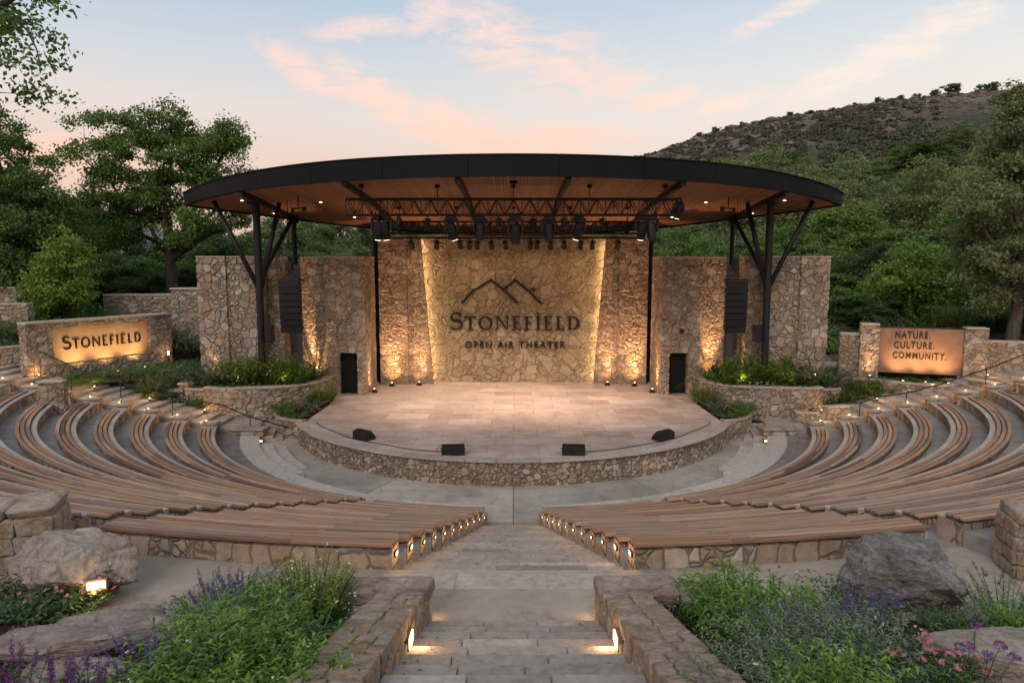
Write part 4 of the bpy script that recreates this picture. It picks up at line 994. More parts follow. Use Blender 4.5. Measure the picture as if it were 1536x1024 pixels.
# ------------------------------------------------------------------ terrain
def sst(a, b, x): t = np.clip((x-a)/(b-a), 0, 1); return t*t*(3-2*t)
RX = np.array([-330, -150, -60, -20, 0, 20, 49, 70, 88, 112, 132, 154, 173, 200, 260, 330, 600]); RZ = np.array([5, 7, 12, 25, 31, 38, 42, 47.5, 51, 54, 58.5, 61.5, 63, 63, 62, 58, 50])
_ns = np.random.RandomState(3)
_grid = [(_ns.uniform(-1, 1, 2)*f, _ns.uniform(0, 6.28), 1/f**1.05) for f in (.02, .03, .05, .08, .11, .16, .22, .3, .42, .55) for _ in range(4)]
def fbm(x, y):
    s_ = 0
    for (k, p, a) in _grid: s_ = s_+a*np.sin(k[0]*x+k[1]*y+p+1.5*np.sin(k[1]*x*.7-k[0]*y*.6+p*2))
    return s_*.022
def terrain_h(x, y):
    x = np.asarray(x, float); y = np.asarray(y, float)
    dx = np.maximum(np.abs(x)-31, 0); dy = np.maximum(np.maximum(y-41.5, -14-y), 0); d = np.sqrt(dx*dx+dy*dy)
    base = -1.6+sst(0, 4, d)*(2.6+1.8*sst(8, 24, np.abs(x)))
    hill = np.interp(x*250/np.maximum(y, 150), RX, RZ)*sst(50, 250, y)*(1-.5*sst(250, 420, y))
    n = fbm(x, y)
    return base+hill+n*(.06*sst(2, 20, d)+.75*sst(70, 160, y))
xs = np.concatenate([np.linspace(-900, -130, 26), np.linspace(-125, -45, 28), np.linspace(-42, 42, 43), np.linspace(45, 260, 130), np.linspace(270, 900, 24)])
ys = np.concatenate([np.linspace(-300, -30, 10), np.linspace(-26, 60, 44), np.linspace(62, 300, 140), np.linspace(306, 900, 26)])
X, Y = np.meshgrid(xs, ys); Z = terrain_h(X, Y); nx, ny = len(xs), len(ys)
V = np.stack([X.ravel(), Y.ravel(), Z.ravel()], 1); I = np.arange(nx*ny).reshape(ny, nx)
F = np.stack([I[:-1, :-1].ravel(), I[:-1, 1:].ravel(), I[1:, 1:].ravel(), I[1:, :-1].ravel()], 1)
tag(link_mesh('hillside_terrain', np_mesh('hillside_terrain', V, F, True), M['terrain']), kind='structure')
mb = MB(); mb.add([(-9000, -9000, -3), (9000, -9000, -3), (9000, 9000, -3), (-9000, 9000, -3)], [(0, 1, 2, 3)]); tag(mb.build('ground', M['terrain']), kind='structure')
# far mountain on the left
V = []; F = []; n = 60
for i in range(n+1):
    x = -1500+1300*i/n; hgt = 8+120*math.exp(-((x+905)/190)**2)+95*math.exp(-((x+1250)/220)**2)+45*math.exp(-((x+560)/150)**2)+7*mnoise.noise(Vector((x*.013, 0, 0)))
    for j, (yy, k) in enumerate(((1350, 0), (1450, .6), (1550, 1), (1750, 0))): V.append((x, yy+20*mnoise.noise(Vector((x*.01, j, 0))), -5+hgt*k*(1+.12*mnoise.noise(Vector((x*.03, j*3, 1))))))
for i in range(n):
    for j in range(3): F.append((4*i+j, 4*i+4+j, 4*i+5+j, 4*i+1+j))
mb = MB(); mb.add(V, F, True); tag(mb.build('distant_mountain', M['mountain']), kind='structure')

# ------------------------------------------------------------------ side banks, planters, stairs, signs
def stair_z(ax): return .5+.216*np.clip(ax-13.2, 0, 40)
def bank_z(x, y): ax = np.abs(x); return np.minimum(np.minimum(stair_z(ax)-.12+np.clip((y-32.2)*.45, 0, 1.25), 4.1), np.where((x < 0) & (ax < 23.4) & (y < 38.8), 1.9, np.where((x > 0) & (ax > 14) & (ax < 23.5) & (y < 35.2), 1.75, 9)))+.05*np.sin(x*2.1+y*1.3)
for sg in (-1, 1):
    xs = np.linspace(11, 32.5, 70); ys = np.linspace(31.0, 43, 40); X, Y = np.meshgrid(xs, ys); Z = bank_z(X*sg, Y); Z = np.where((X < 15.9) & (Y > 31.0), np.minimum(Z, 1.2), Z)
    V = np.stack([(X*sg).ravel(), Y.ravel(), Z.ravel()], 1); I = np.arange(70*40).reshape(40, 70)
    F = np.stack([I[:-1, :-1].ravel(), I[:-1, 1:].ravel(), I[1:, 1:].ravel(), I[1:, :-1].ravel()], 1)
    tag(link_mesh('planting_bank', np_mesh('planting_bank', V, F if sg > 0 else F[:, ::-1], True), M['soil']), kind='structure')
def rwall(label, pts, z0, z1, thick=.4, mat='rubble', cap=.09, side=0, seed=1, res=.1, smooth=0, name='retaining_wall'):
    P = smooth_path(pts, smooth) if smooth else [Vector((p[0], p[1], 0)) for p in pts]
    g = (lambda z: z(0) if callable(z) else z)
    t = thing(name, label, 'wall', (P[0].x, P[0].y, g(z0)))
    V, F = sweep_wall(P, z0, z1, thick, res, side); mb = MB(); mb.add(V, F); mb.build('masonry', M[mat], t)
    if cap: coping_mb(P, (lambda q: z1(q)+.004) if callable(z1) else z1+.004, thick, cap, .04, .9, side, seed).build('coping', M['coping'], t, bevel=.012)
    return t
for sg in (-1, 1):
    w = SIDE[sg]; m = lambda pts: [(sg*x, y) for x, y in pts]
    sd = 1 if sg > 0 else -1
    rwall('curved rubble planter wall at the foot of the steel column, '+w, m([(14.55, 32.05), (13.2, 31.95), (11.7, 32.0), (10.4, 32.5), (9.78, 33.7), (9.72, 35.7)]), -.1, 1.9, .38, 'rubble', .085, sd, 4+sg, smooth=2)
    rwall('low rubble end pier stepping down from the curved planter, '+w, m([(14.6, 32.02), (15.7, 32.2), (15.8, 34)]), -.1, 1.75, .38, 'rubble', .085, sd, 6+sg)
    mb = MB(); poly = m([(15.8, 32.2), (15.8, 34.2), (12.5, 35.6), (9.7, 35.85), (9.9, 33.7), (10.6, 32.7), (11.8, 32.2), (14.5, 32.2)]); poly = poly if sg < 0 else poly[::-1]
    mb.prism(poly[::-1], .2, 1.80); tag(mb.build('planter_soil', M['soil']), kind='structure')
    # low bed between planter and stage
    rwall('low curved kerb wall of the flower bed at the stage corner, '+w, m([(9.3, 29.55), (10.1, 29.75), (10.85, 30.5), (11.3, 31.9)]), -.1, .80, .3, 'rubble', .075, sd, 8+sg, smooth=2)
    poly = m([(9.35, 29.75), (10.0, 29.95), (10.65, 30.6), (11.1, 31.9), (10.3, 32.5), (9.7, 33.7), (9.7, 35.4), (9.02, 33.0)]); mb = MB(); mb.prism(poly if sg > 0 else poly[::-1], .2, .94); tag(mb.build('flower_bed_soil', M['soil']), kind='structure')
    # side stairs
    t = thing('side_stairs', 'irregular flagstone side stairs climbing past the bench ends, '+w, 'stairs', (sg*16, 30.4, 0)); mb = MB(); rng = random.Random(11+sg)
    x = 10.35
    for k in range(4): mb.box((sg*(x+.24), 30.05-.05*k, .12*(k+1)-.3), (.52, 1.5+.1*k, .6), sg*R(-16+3*k)); x += .36
    mb.box((sg*12.45, 30.85, .2), (1.7, 2.6, .6), 0)
    mb.box((sg*11.25, 31.55, .1), (1.3, 1.3, .62), 0); mb.box((sg*11.5, 32.2, .1), (1.6, .6, .8), 0)
    x = 13.15; k = 0
    while x < 31:
        z = .5+.216*(x-13.15)+.135; d = .625; y0_ = 29.55+rng.uniform(-.1, .1); y1_ = 32.3+rng.uniform(-.2, .35)
        c_ = y0_+rng.uniform(.6, 1.3)
        for a, b in ((y0_, c_-.01), (c_+.01, c_+.9), (c_+.92, y1_)):
            mb.box((sg*(x+d/2+.03), (a+b)/2, z-.2+rng.uniform(-.012, .012)), (d+.08, b-a, .4), rng.uniform(-.05, .05))
        x += d; k += 1
    mb.build('step', M['flag'], t, bevel=.025, seg=2)
    # stone piers at the bench ends, each with a lamp on the step
    for n in range(1, 13):
        xp = (14.15+1.25*(n-1.25))*math.sin(phi_end(max(1, n), 29.0)); z = zrow(n); zt = z+.46
        t = thing('stone_pier', f'low flat-capped rubble pier at the stair end of the {ORD[n-1]} bench, {w}', 'pier', (sg*xp, 29.35, z), 0, 'stone piers along the side stairs'); rng = random.Random(n)
        dx, dy = rng.uniform(.4, .5), rng.uniform(.4, .48)
        V, F = box_grid(sg*xp-dx/2, sg*xp+dx/2, 29.35-dy/2, 29.35+dy/2, z-.15, zt, .09); mb = MB(); mb.add(V, F); mb.build('masonry', M['rubble'], t)
        mb = MB(); stone_block(mb, (sg*xp, 29.35, zt+.04), (dx+.14, dy+.12, .09), rng); mb.build('cap_slab', M['flatrock'], t)
        for q, (ox, oy, oz) in enumerate(((.42, .35, .0), (-.1, 1.9, .0))):
            if q == 1 and n % 2: continue
            xx = xp+ox; zz = float(stair_z(xx))+.07
            l = thing('path_lamp', f'tiny glowing path lamp {"far across the stair from" if q else "on the step by"} the {ORD[n-1]} pier, {w}', 'lamp', (sg*xx, 29.35+oy, zz+.05), 0, 'path lamps along the side stairs')
            mb = MB(); mb.cyl((0, 0, 0), .045, .09, 10); mb.cyl((0, 0, .15), .07, .015, 10); mb.build('body', M['black'], l, world=False)
            mb = MB(); mb.cyl((0, 0, .09), .034, .06, 10); mb.build('lens', M['lens_path'], l, world=False)
            point('path_glow', (sg*xx, 29.35+oy-.02, zz+.27), 11.0, rad=.05)
    for (xx, yy, zz, nm) in ((10.9, 29.35, .0, 'at the foot of the side stairs'), (10.35, 30.9, .0, 'by the kerb of the stage corner bed')):
        l = thing('path_lamp', f'tiny glowing path lamp {nm}, {w}', 'lamp', (sg*xx, yy-.45, zz+.02), 0, 'path lamps along the side stairs')
        mb = MB(); mb.box((0, 0, .1), (.14, .07, .12)); mb.build('body', M['black'], l, world=False); mb = MB(); mb.box((0, -.04, .1), (.1, .02, .07)); mb.build('lens', M['lens_small'], l, world=False)
        point('path_glow', (sg*xx, yy-.65, zz+.22), 2.4, rad=.05)
    t = thing('stair_pier', 'low rubble block with flat slab at the foot of the side stairs, '+w, 'pier', (sg*11.2, 29.25, 0)); mb = MB(); V, F = box_grid(*(sorted((sg*10.9, sg*12.3))), 29.1, 29.55, -.1, .52, .09); mb.add(V, F); mb.build('masonry', M['rubble'], t)
    mb = MB(); rng = random.Random(sg); stone_block(mb, (sg*11.6, 29.33, .57), (1.6, .62, .1), rng, sub=7); mb.build('cap_slab', M['flatrock'], t)
# terraces toward the signs
def Pz(px, py, z): v = atz(px, py, z); return (v.x, v.y)
rwall('long low stone wall of the flower bed below the Stonefield sign', [(-23.4, 32.3), Pz(140, 569, 2.15), Pz(220, 558, 2.25), Pz(302, 546, 2.35), (-15.9, 37.5)], .8, 2.2, .4, 'rubble', .08, 0, 31)
rwall('stepped rubble wall between the Stonefield bed and the curved planter', [Pz(222, 586, 1.75), (-16.9, 32.75), (-15.7, 32.6)], .2, 1.62, .4, 'rubble', .07, 0, 32)
p = (-15.75, 32.7); t = thing('stone_pier', 'square rubble pier where the stepped wall meets the curved planter, Stonefield sign side', 'pier', (p[0], p[1], .3)); mb = MB(); V, F = box_grid(p[0]-.35, p[0]+.35, p[1]-.3, p[1]+.3, .2, 1.95, .1); mb.add(V, F); mb.build('masonry', M['rubble'], t); mb = MB(); mb.box((p[0], p[1], 2.0), (.8, .7, .1)); mb.build('coping', M['coping'], t, bevel=.02)
rwall('low stone block wall at the head of the side stairs by the Stonefield sign', [Pz(60, 572, 3.0), Pz(98, 578, 2.8)], 1.6, 2.95, .4, 'rubble', .08, 0, 33)
rwall('rubble wall at the far left edge above the side stairs', [(-27.5, 30.4), Pz(50, 530, 3.4)], 2.0, 3.75, .45, 'rubble', .08, 0, 34)
rwall('tall terrace wall rising behind the left end of the Stonefield sign wall', [(-31, 35.8), (-25.5, 36.0)], 2.4, 5.6, .5, 'rubble', .1, 0, 35)
rwall('upper terrace wall with rough stones at the far left under the trees', [(-34, 38.6), (-28.2, 39)], 3, 6.35, .5, 'rubble', .1, 0, 36)
rwall('level stone wall behind the young tree above the Stonefield sign', [(-24.6, 41.2), (-20.2, 41.6)], 2.5, 5.85, .5, 'rubble', .12, 0, 37)
t = thing('stone_pillar', 'square stone pillar ending the terrace wall between Stonefield sign and stage wall', 'pillar', (-19.4, 41.2, 3)); mb = MB(); V, F = box_grid(-20.3, -18.5, 40.6, 41.6, 1.5, 6.25, .12); mb.add(V, F); mb.build('masonry', M['rubble'], t); mb = MB(); mb.box((-19.4, 41.1, 6.3), (1.95, 1.15, .1)); mb.build('coping', M['coping'], t, bevel=.02)
rwall('long low stone wall of the flower bed below the Nature Culture Community sign', [Pz(1222, 561, 2.25), Pz(1310, 569, 2.15), Pz(1408, 581, 2.05), (22.0, 32.0)], .4, 2.1, .4, 'rubble', .08, 0, 41)
rwall('small rubble wall holding flowers beside the side stairs', [Pz(1192, 618, .95), Pz(1230, 620, .95)], .1, .95, .35, 'rubble', .06, 0, 42)
rwall('small rubble wall one step above the flower holding wall', [Pz(1238, 611, 1.3), Pz(1270, 606, 1.4)], .3, 1.3, .35, 'rubble', .06, 0, 43)
rwall('short low wall at the head of the side stairs below the bronze sign', [Pz(1458, 568, 2.5), Pz(1500, 571, 2.6)], 1.5, 2.45, .4, 'rubble', .07, 0, 44)
for px, py, z, s in ((1230, 545, 2.6, 1.2), (1255, 538, 2.7, 1.0), (1212, 548, 2.4, .9)):
    p = Pz(px, py, z); t = MB(); stone_block(t, (p[0], p[1], z), (1.6*s, 1.2*s, .3), random.Random(px), sub=7); tag(rebase(t.build('flat_boulder', M['flatrock'])), 'flat pinkish slab on the bank left of the bronze sign, ' + {1230: 'widest one', 1255: 'nearest the sign pillar', 1212: 'nearest the stage wall'}[px], 'rock')

for nm, pts, zz in (('flower_bed_soil', [(-23.3, 32.4), Pz(140, 569, 2.15), Pz(220, 558, 2.25), Pz(302, 546, 2.35), (-16.2, 37.4), (-18.9, 38.6), (-19.8, 37.0), (-22.1, 32.6)], 2.26), ('flower_bed_soil', [Pz(1222, 561, 2.25), Pz(1310, 569, 2.15), Pz(1408, 581, 2.05), (21.9, 32.4), (18.1, 33.6), (15.2, 34.6)], 2.08)):
    ar = sum(a[0]*b[1]-b[0]*a[1] for a, b in zip(pts, pts[1:]+pts[:1])); mb = MB(); mb.prism(pts if ar > 0 else pts[::-1], 1.0, zz); tag(mb.build(nm, M['soil']), kind='structure')
# Stonefield sign
A = Vector((-22.05, 32.3, 0)); B = Vector((-19.85, 36.75, 0)); u = (B-A).normalized(); nv = Vector((u.y, -u.x, 0)); L = (B-A).length
t = thing('sign_wall', 'stone wall framing the tan lit plate lettered Stonefield', 'sign', (*((A+B)/2)[:2], 2.6))
mb = MB(); a0 = A-u*1.2; b0 = B+u*1.3
for p, q, za, zb in ((a0, A-u*.02, 1.8, 4.95), (B+u*.02, b0, 1.8, 4.95), (A-u*.02, B+u*.02, 4.72, 4.95), (A-u*.02, B+u*.02, 1.8, 2.92)):
    V, F = sweep_wall([p, q], za, zb, .55, .1); mb.add(V, F)
mb.build('masonry', M['rubble'], t)
coping_mb([a0, b0], 4.955, .6, .1, .05, 1.1, 0, 51).build('coping', M['coping'], t, bevel=.012)
mb = MB(); c = (A+B)/2+nv*.1; ang = math.atan2(u.y, u.x); mb.box((c.x, c.y, 3.82), (L-.02, .06, 1.78), ang); sp = mb.build('sign_plate', M['brass'], t, bevel=.006)
mb = MB(); mb.box((c.x-nv.x*.12, c.y-nv.y*.12, 3.82), (L+.04, .1, 1.86), ang); mb.build('recess', M['black'], t)
O = A+nv*.135+u*(L*.095); serif_text('STONEFIELD', (O.x, O.y, 3.62), u, nv, L*.82, .50, .05, M['letter'], sp, serif=False)
for k in range(3):
    q = A+u*(L*(.2+.3*k))+nv*1.15
    l = thing('sign_uplight', 'small uplight in the bed below the Stonefield plate, '+['left one', 'middle one', 'one nearest the stage'][k], 'lamp', (q.x, q.y, 2.3), 0, 'uplights below the sign plates')
    mb = MB(); mb.box((0, 0, .05), (.18, .16, .1)); mb.build('housing', M['black'], l, world=False, bevel=.01); mb = MB(); mb.cyl((0, 0, .1), .05, .012, 10); mb.build('lens', M['lens_small'], l, world=False)
    tq = q-nv*1.05; spot('sign_beam', (q.x, q.y, 2.6), (tq.x, tq.y, 3.7), 190, 88, 1.0, (1, .58, .24))
q = B+u*.85+nv*.55; l = thing('garden_spike_lamp', 'small glowing garden lamp at the right end of the Stonefield wall', 'lamp', (q.x, q.y, 2.28)); mb = MB(); mb.cyl((0, 0, 0), .03, .5, 8); mb.build('stake', M['black'], l, world=False); mb = MB(); mb.cyl((0, 0, .5), .05, .22, 10); mb.build('lens', M['lens_small'], l, world=False); point('garden_glow', (q.x+.05, q.y-.1, 3.0), 6)
# Nature Culture Community sign
A = Vector((aty(1319, 500, 33.6).x, 33.6, 0)); B = Vector((aty(1446, 500, 32.4).x, 32.4, 0)); u = (B-A).normalized(); nv = Vector((u.y, -u.x, 0)); L = (B-A).length; ang = math.atan2(u.y, u.x)
t = thing('bronze_sign', 'bronze plate lettered Nature Culture Community between two stone pillars', 'sign', (*((A+B)/2)[:2], 2.5)); c = (A+B)/2
mb = MB(); mb.box((c.x, c.y, 3.52), (L, .1, 2.22), ang); sp = mb.build('sign_plate', M['bronze'], t, bevel=.008)
mb = MB(); mb.box((c.x, c.y, 4.66), (L+.02, .14, .05), ang); mb.build('top_trim', M['black'], t)
for line, fx, fw, z in (('NATURE.', .195, .415, 4.12), ('CULTURE.', .185, .48, 3.62), ('COMMUNITY.', .175, .64, 3.12)):
    O = A+nv*.055+u*(L*fx); sans_text(line, (O.x, O.y, z), u, nv, L*fw, .335, .04, M['letter'], sp, 'lettering', 1.2)
for p, q, zt, nm in ((A-u*.85-nv*.05, A-u*.02-nv*.05, 4.74, 'left'), (B+u*.02-nv*.05, B+u*.95-nv*.05, 4.66, 'right')):
    mb = MB(); V, F = sweep_wall([p, q], 1.5, zt, .62, .1); mb.add(V, F); mb.build('pillar', M['rubble'], t); coping_mb([p, q], zt+.004, .66, .09, .05, 2, 0, 52).build('pillar_cap', M['coping'], t, bevel=.015)
rwall('low stone wall joining the bronze sign pillar from the stage side', [A-u*1.75-nv*.2, A-u*.88-nv*.2], 1.5, 4.2, .5, 'rubble', .09, 0, 53)
rwall('stone wall running right from the bronze sign pillar to the picture edge', [B+u*.98-nv*.2, B+u*4.6-nv*.2], 1.5, 4.05, .5, 'rubble', .09, 0, 54)
p = B+u*3.7; t = thing('stone_pier', 'tall rubble pier at the picture edge behind the wall right of the bronze sign', 'pier', (p.x+1.2, p.y+.9, 2)); mb = MB(); V, F = box_grid(p.x+.7, p.x+1.6, p.y+.5, p.y+1.3, 1.5, 5.2, .1); mb.add(V, F); mb.build('masonry', M['rubble'], t); mb = MB(); mb.box((p.x+1.15, p.y+.9, 5.25), (1.05, .95, .1)); mb.build('coping', M['coping'], t, bevel=.02)
for k in range(3):
    q = A+u*(L*(.26+.26*k))+nv*1.2
    l = thing('sign_uplight', 'small uplight in the bed below the bronze plate, '+['left one', 'middle one', 'right one'][k], 'lamp', (q.x, q.y, 2.1), 0, 'uplights below the sign plates')
    mb = MB(); mb.box((0, 0, .05), (.18, .16, .1)); mb.build('housing', M['black'], l, world=False, bevel=.01); mb = MB(); mb.cyl((0, 0, .1), .05, .012, 10); mb.build('lens', M['lens_small'], l, world=False)
    tq = q-nv*1.1; spot('sign_beam', (q.x, q.y, 2.35), (tq.x, tq.y, 3.25), 250, 78, 1.0, (1, .52, .22))
q = A-u*.4+nv*.6; uplight(q.x, q.y, 2.1, q.x-nv.x*.5, q.y-nv.y*.5, 3.6, 20, 'small uplight at the foot of the left pillar of the bronze sign', 'uplights below the sign plates')
# handrails along the side stairs
for sg, pts in ((-1, [(60, 527, 3.75), (105, 548, 3.3), (135, 562, 3.0), (180, 573, 2.65), (235, 589, 2.15), (258, 597, 1.9), (330, 606, 1.45), (375, 625, 1.2), (432, 641, .95)]), (1, [(1536, 532, 3.6), (1480, 553, 3.3), (1406, 578, 2.6), (1360, 589, 2.25), (1318, 595, 1.95), (1290, 604, 1.7)])):
    P3 = [aty(px, py, 29.7) for px, py, z in pts]; P3 = [Vector((p.x, 29.7, p.z)) for p in P3]
    t = thing('handrail', 'thin dark metal handrail following the side stairs, '+SIDE[sg], 'handrail', (P3[len(P3)//2].x, 29.7, .5))
    mb = MB(); mb.tube(P3, .032, 8); mb.build('rail', M['black'], t)
    for p in P3[1::2]:
        mb = MB(); mb.tube([(p.x, 29.7, float(stair_z(abs(p.x)))-.1), (p.x, 29.7, p.z)], .022, 6); mb.build('post', M['black'], t)

# ------------------------------------------------------------------ rocks
def boulder(name, label, c, d, mat, seed, cuts=14, rz=0, flat=.8, sub=5, cat='boulder', rough=.07, sink=.25):
    import bmesh
    rng = np.random.RandomState(seed); bm = bmesh.new(); bmesh.ops.create_icosphere(bm, subdivisions=sub+1, radius=1.0)
    N_ = rng.normal(size=(cuts, 3)); N_ /= np.linalg.norm(N_, axis=1)[:, None]; D = rng.uniform(.5, .9, cuts)
    N_[0] = (.05, -.05, 1); D[0] = flat
    N_[0] /= np.linalg.norm(N_[0]); q = Vector(rng.uniform(-20, 20, 3))
    for v in bm.verts:
        p = np.array(v.co)*1.0
        for n_, d_ in zip(N_, D):
            k = p@n_-d_
            if k > 0: p = p-n_*k*.93
        w_ = Vector(p); dn = mnoise.fractal(w_*2.2+q, .9, 2.1, 6)-1.1*max(0, .16-abs(mnoise.noise(w_*2.6-q)))-.5*max(0, .12-abs(mnoise.noise(w_*6.5+q))); w_ += w_.normalized()*(dn+.35*mnoise.fractal(w_*9+q, .8, 2.2, 4))*rough
        v.co = (w_.x*d[0]/2, w_.y*d[1]/2, w_.z*d[2]/2)
    me = bpy.data.meshes.new(name); bm.to_mesh(me); bm.free(); me.polygons.foreach_set('use_smooth', [True]*len(me.polygons))
    o = link_mesh(name, me, mat); o.location = (c[0], c[1], c[2]+d[2]*(.5-sink)); o.rotation_euler = (0, 0, rz); tag(o, label, cat); return o
b = atbed(1378, 918); boulder('boulder', 'big dark grey angular boulder in the flower bed near the right edge', (b.x, b.y+.55, b.z-.05), (2.0, 1.5, 1.25), M['boulder'], 12, 16, .3, .62, rough=.1)
b = atbed(1480, 1015); boulder('boulder', 'pale flat topped sandstone boulder in the bottom right corner', (b.x+.12, b.y+.12, b.z-.05), (1.35, .8, .62), M['sandrock'], 5, 12, -.15, .45)
b = atz(98, 890, 3.15); SB = boulder('boulder', 'large sandstone boulder with a lamp set in its side', (b.x-.12, b.y+.28, 3.1), (2.1, 1.25, 1.28), M['sandrock'], 31, 26, -.16, .56, rough=.06)
q = Vector((b.x+.62, b.y-.14, 3.46)); l = thing('boulder_lamp', 'rectangular glowing lamp set into the side of the sandstone boulder', 'lamp', q); q0 = atz(144, 876, 3.44)
bpy.context.view_layer.update(); Mi = SB.matrix_world.inverted(); nrm = Vector((.3, -.95, 0)); hit = q0
for px in (146, 140, 134, 128, 122, 116):          # let the lamp sit in the boulder's own surface
    e_ = Mi @ Vector((0, 0, H)); d_ = (Mi.to_3x3() @ Vector(ray(px, 874))).normalized(); ok, lo, no, _ = SB.ray_cast(e_, d_)
    if ok: hit = SB.matrix_world @ lo; break
la = R(20); fw = Vector((math.sin(la), -math.cos(la), 0)); l.location = hit+fw*.015
mb = MB(); mb.box((0, 0, 0), (.27, .12, .17), la); mb.build('frame', M['bronze'], l, world=False, bevel=.01); mb = MB(); mb.box(fw*.056, (.215, .02, .105), la); mb.build('lens', M['lens'], l, world=False)
point('boulder_glow', hit+fw*.2+Vector((0, 0, -.02)), 5, rad=.05)
for (px, py, dx, dy, dz, sd, rz, lab) in ((235, 893, 1.55, .95, .5, 3, .25, 'greyish flat rock at the aisle edge behind the pale blooms'), (165, 945, 1.75, .75, .42, 4, .1, 'pinkish flat stepping rock below the lamp lit boulder'), (70, 975, 1.6, .55, .42, 7, .05, 'long reddish flat rock at the left edge behind the pink flowers'), (130, 1018, 1.5, .5, .4, 9, .0, 'pale flat rock in the bottom left corner behind the purple spikes'), (252, 872, .8, .45, .2, 14, .3, 'small flat slab lying on the aisle next to the glowing boulder')):
    p = atbed(px, py); boulder('flat_rock', lab, (p.x, p.y, p.z-.05), (dx, dy, dz), M['flatrock'], sd, 16, rz, .5, cat='rock', sink=.3)
# near planting beds
for sg in (-1, 1):
    xs = np.linspace(1.5, 11, 110); ys = np.linspace(1.5, 8.35, 80); X, Y = np.meshgrid(xs, ys)
    Z = 3.2+.36*(8.3-Y)-.10+.05*np.sin(X*3.1+Y*2)*np.cos(Y*2.7-X)+.018*np.sin(X*17+Y*5)*np.sin(Y*19-X*4); Z = np.where(Y > 8.1, np.minimum(Z, 3.08), Z)
    V = np.stack([(X*sg).ravel(), Y.ravel(), Z.ravel()], 1); I = np.arange(110*80).reshape(80, 110)
    F = np.stack([I[:-1, :-1].ravel(), I[:-1, 1:].ravel(), I[1:, 1:].ravel(), I[1:, :-1].ravel()], 1)
    tag(link_mesh('flower_bed_soil', np_mesh('flower_bed_soil', V, F if sg > 0 else F[:, ::-1], True), M['soil']), kind='structure')
rng = np.random.RandomState(8); V = []; F = []
for i in range(5200):
    sg = 1 if rng.rand() < .5 else -1; x = rng.uniform(1.68, 7.5); y = rng.uniform(3.5, 8.2); z = bed_z(y)-.085+rng.uniform(-.01, .035)
    a = rng.uniform(0, 6.28); l_ = rng.uniform(.015, .05); w_ = rng.uniform(.004, .012); t1 = rng.uniform(-.5, .5)
    u_ = np.array([math.cos(a), math.sin(a), t1])*l_; v_ = np.array([-math.sin(a), math.cos(a), rng.uniform(-.5, .5)])*w_; c_ = np.array([sg*x, y, z]); o = len(V)
    V += [c_-u_-v_, c_+u_-v_, c_+u_+v_, c_-u_+v_]; F.append((o, o+1, o+2, o+3))
M['chips'] = leaf('bark_chip', [(0, (.025, .016, .011)), (.6, (.085, .058, .04)), (.93, (.16, .12, .09)), (1, (.3, .25, .2))], 0, .9, 0)
tag(link_mesh('bark_mulch', np_mesh('bark_mulch', V, F), M['chips']), kind='stuff', label='scattered dark bark chips on the flower beds')
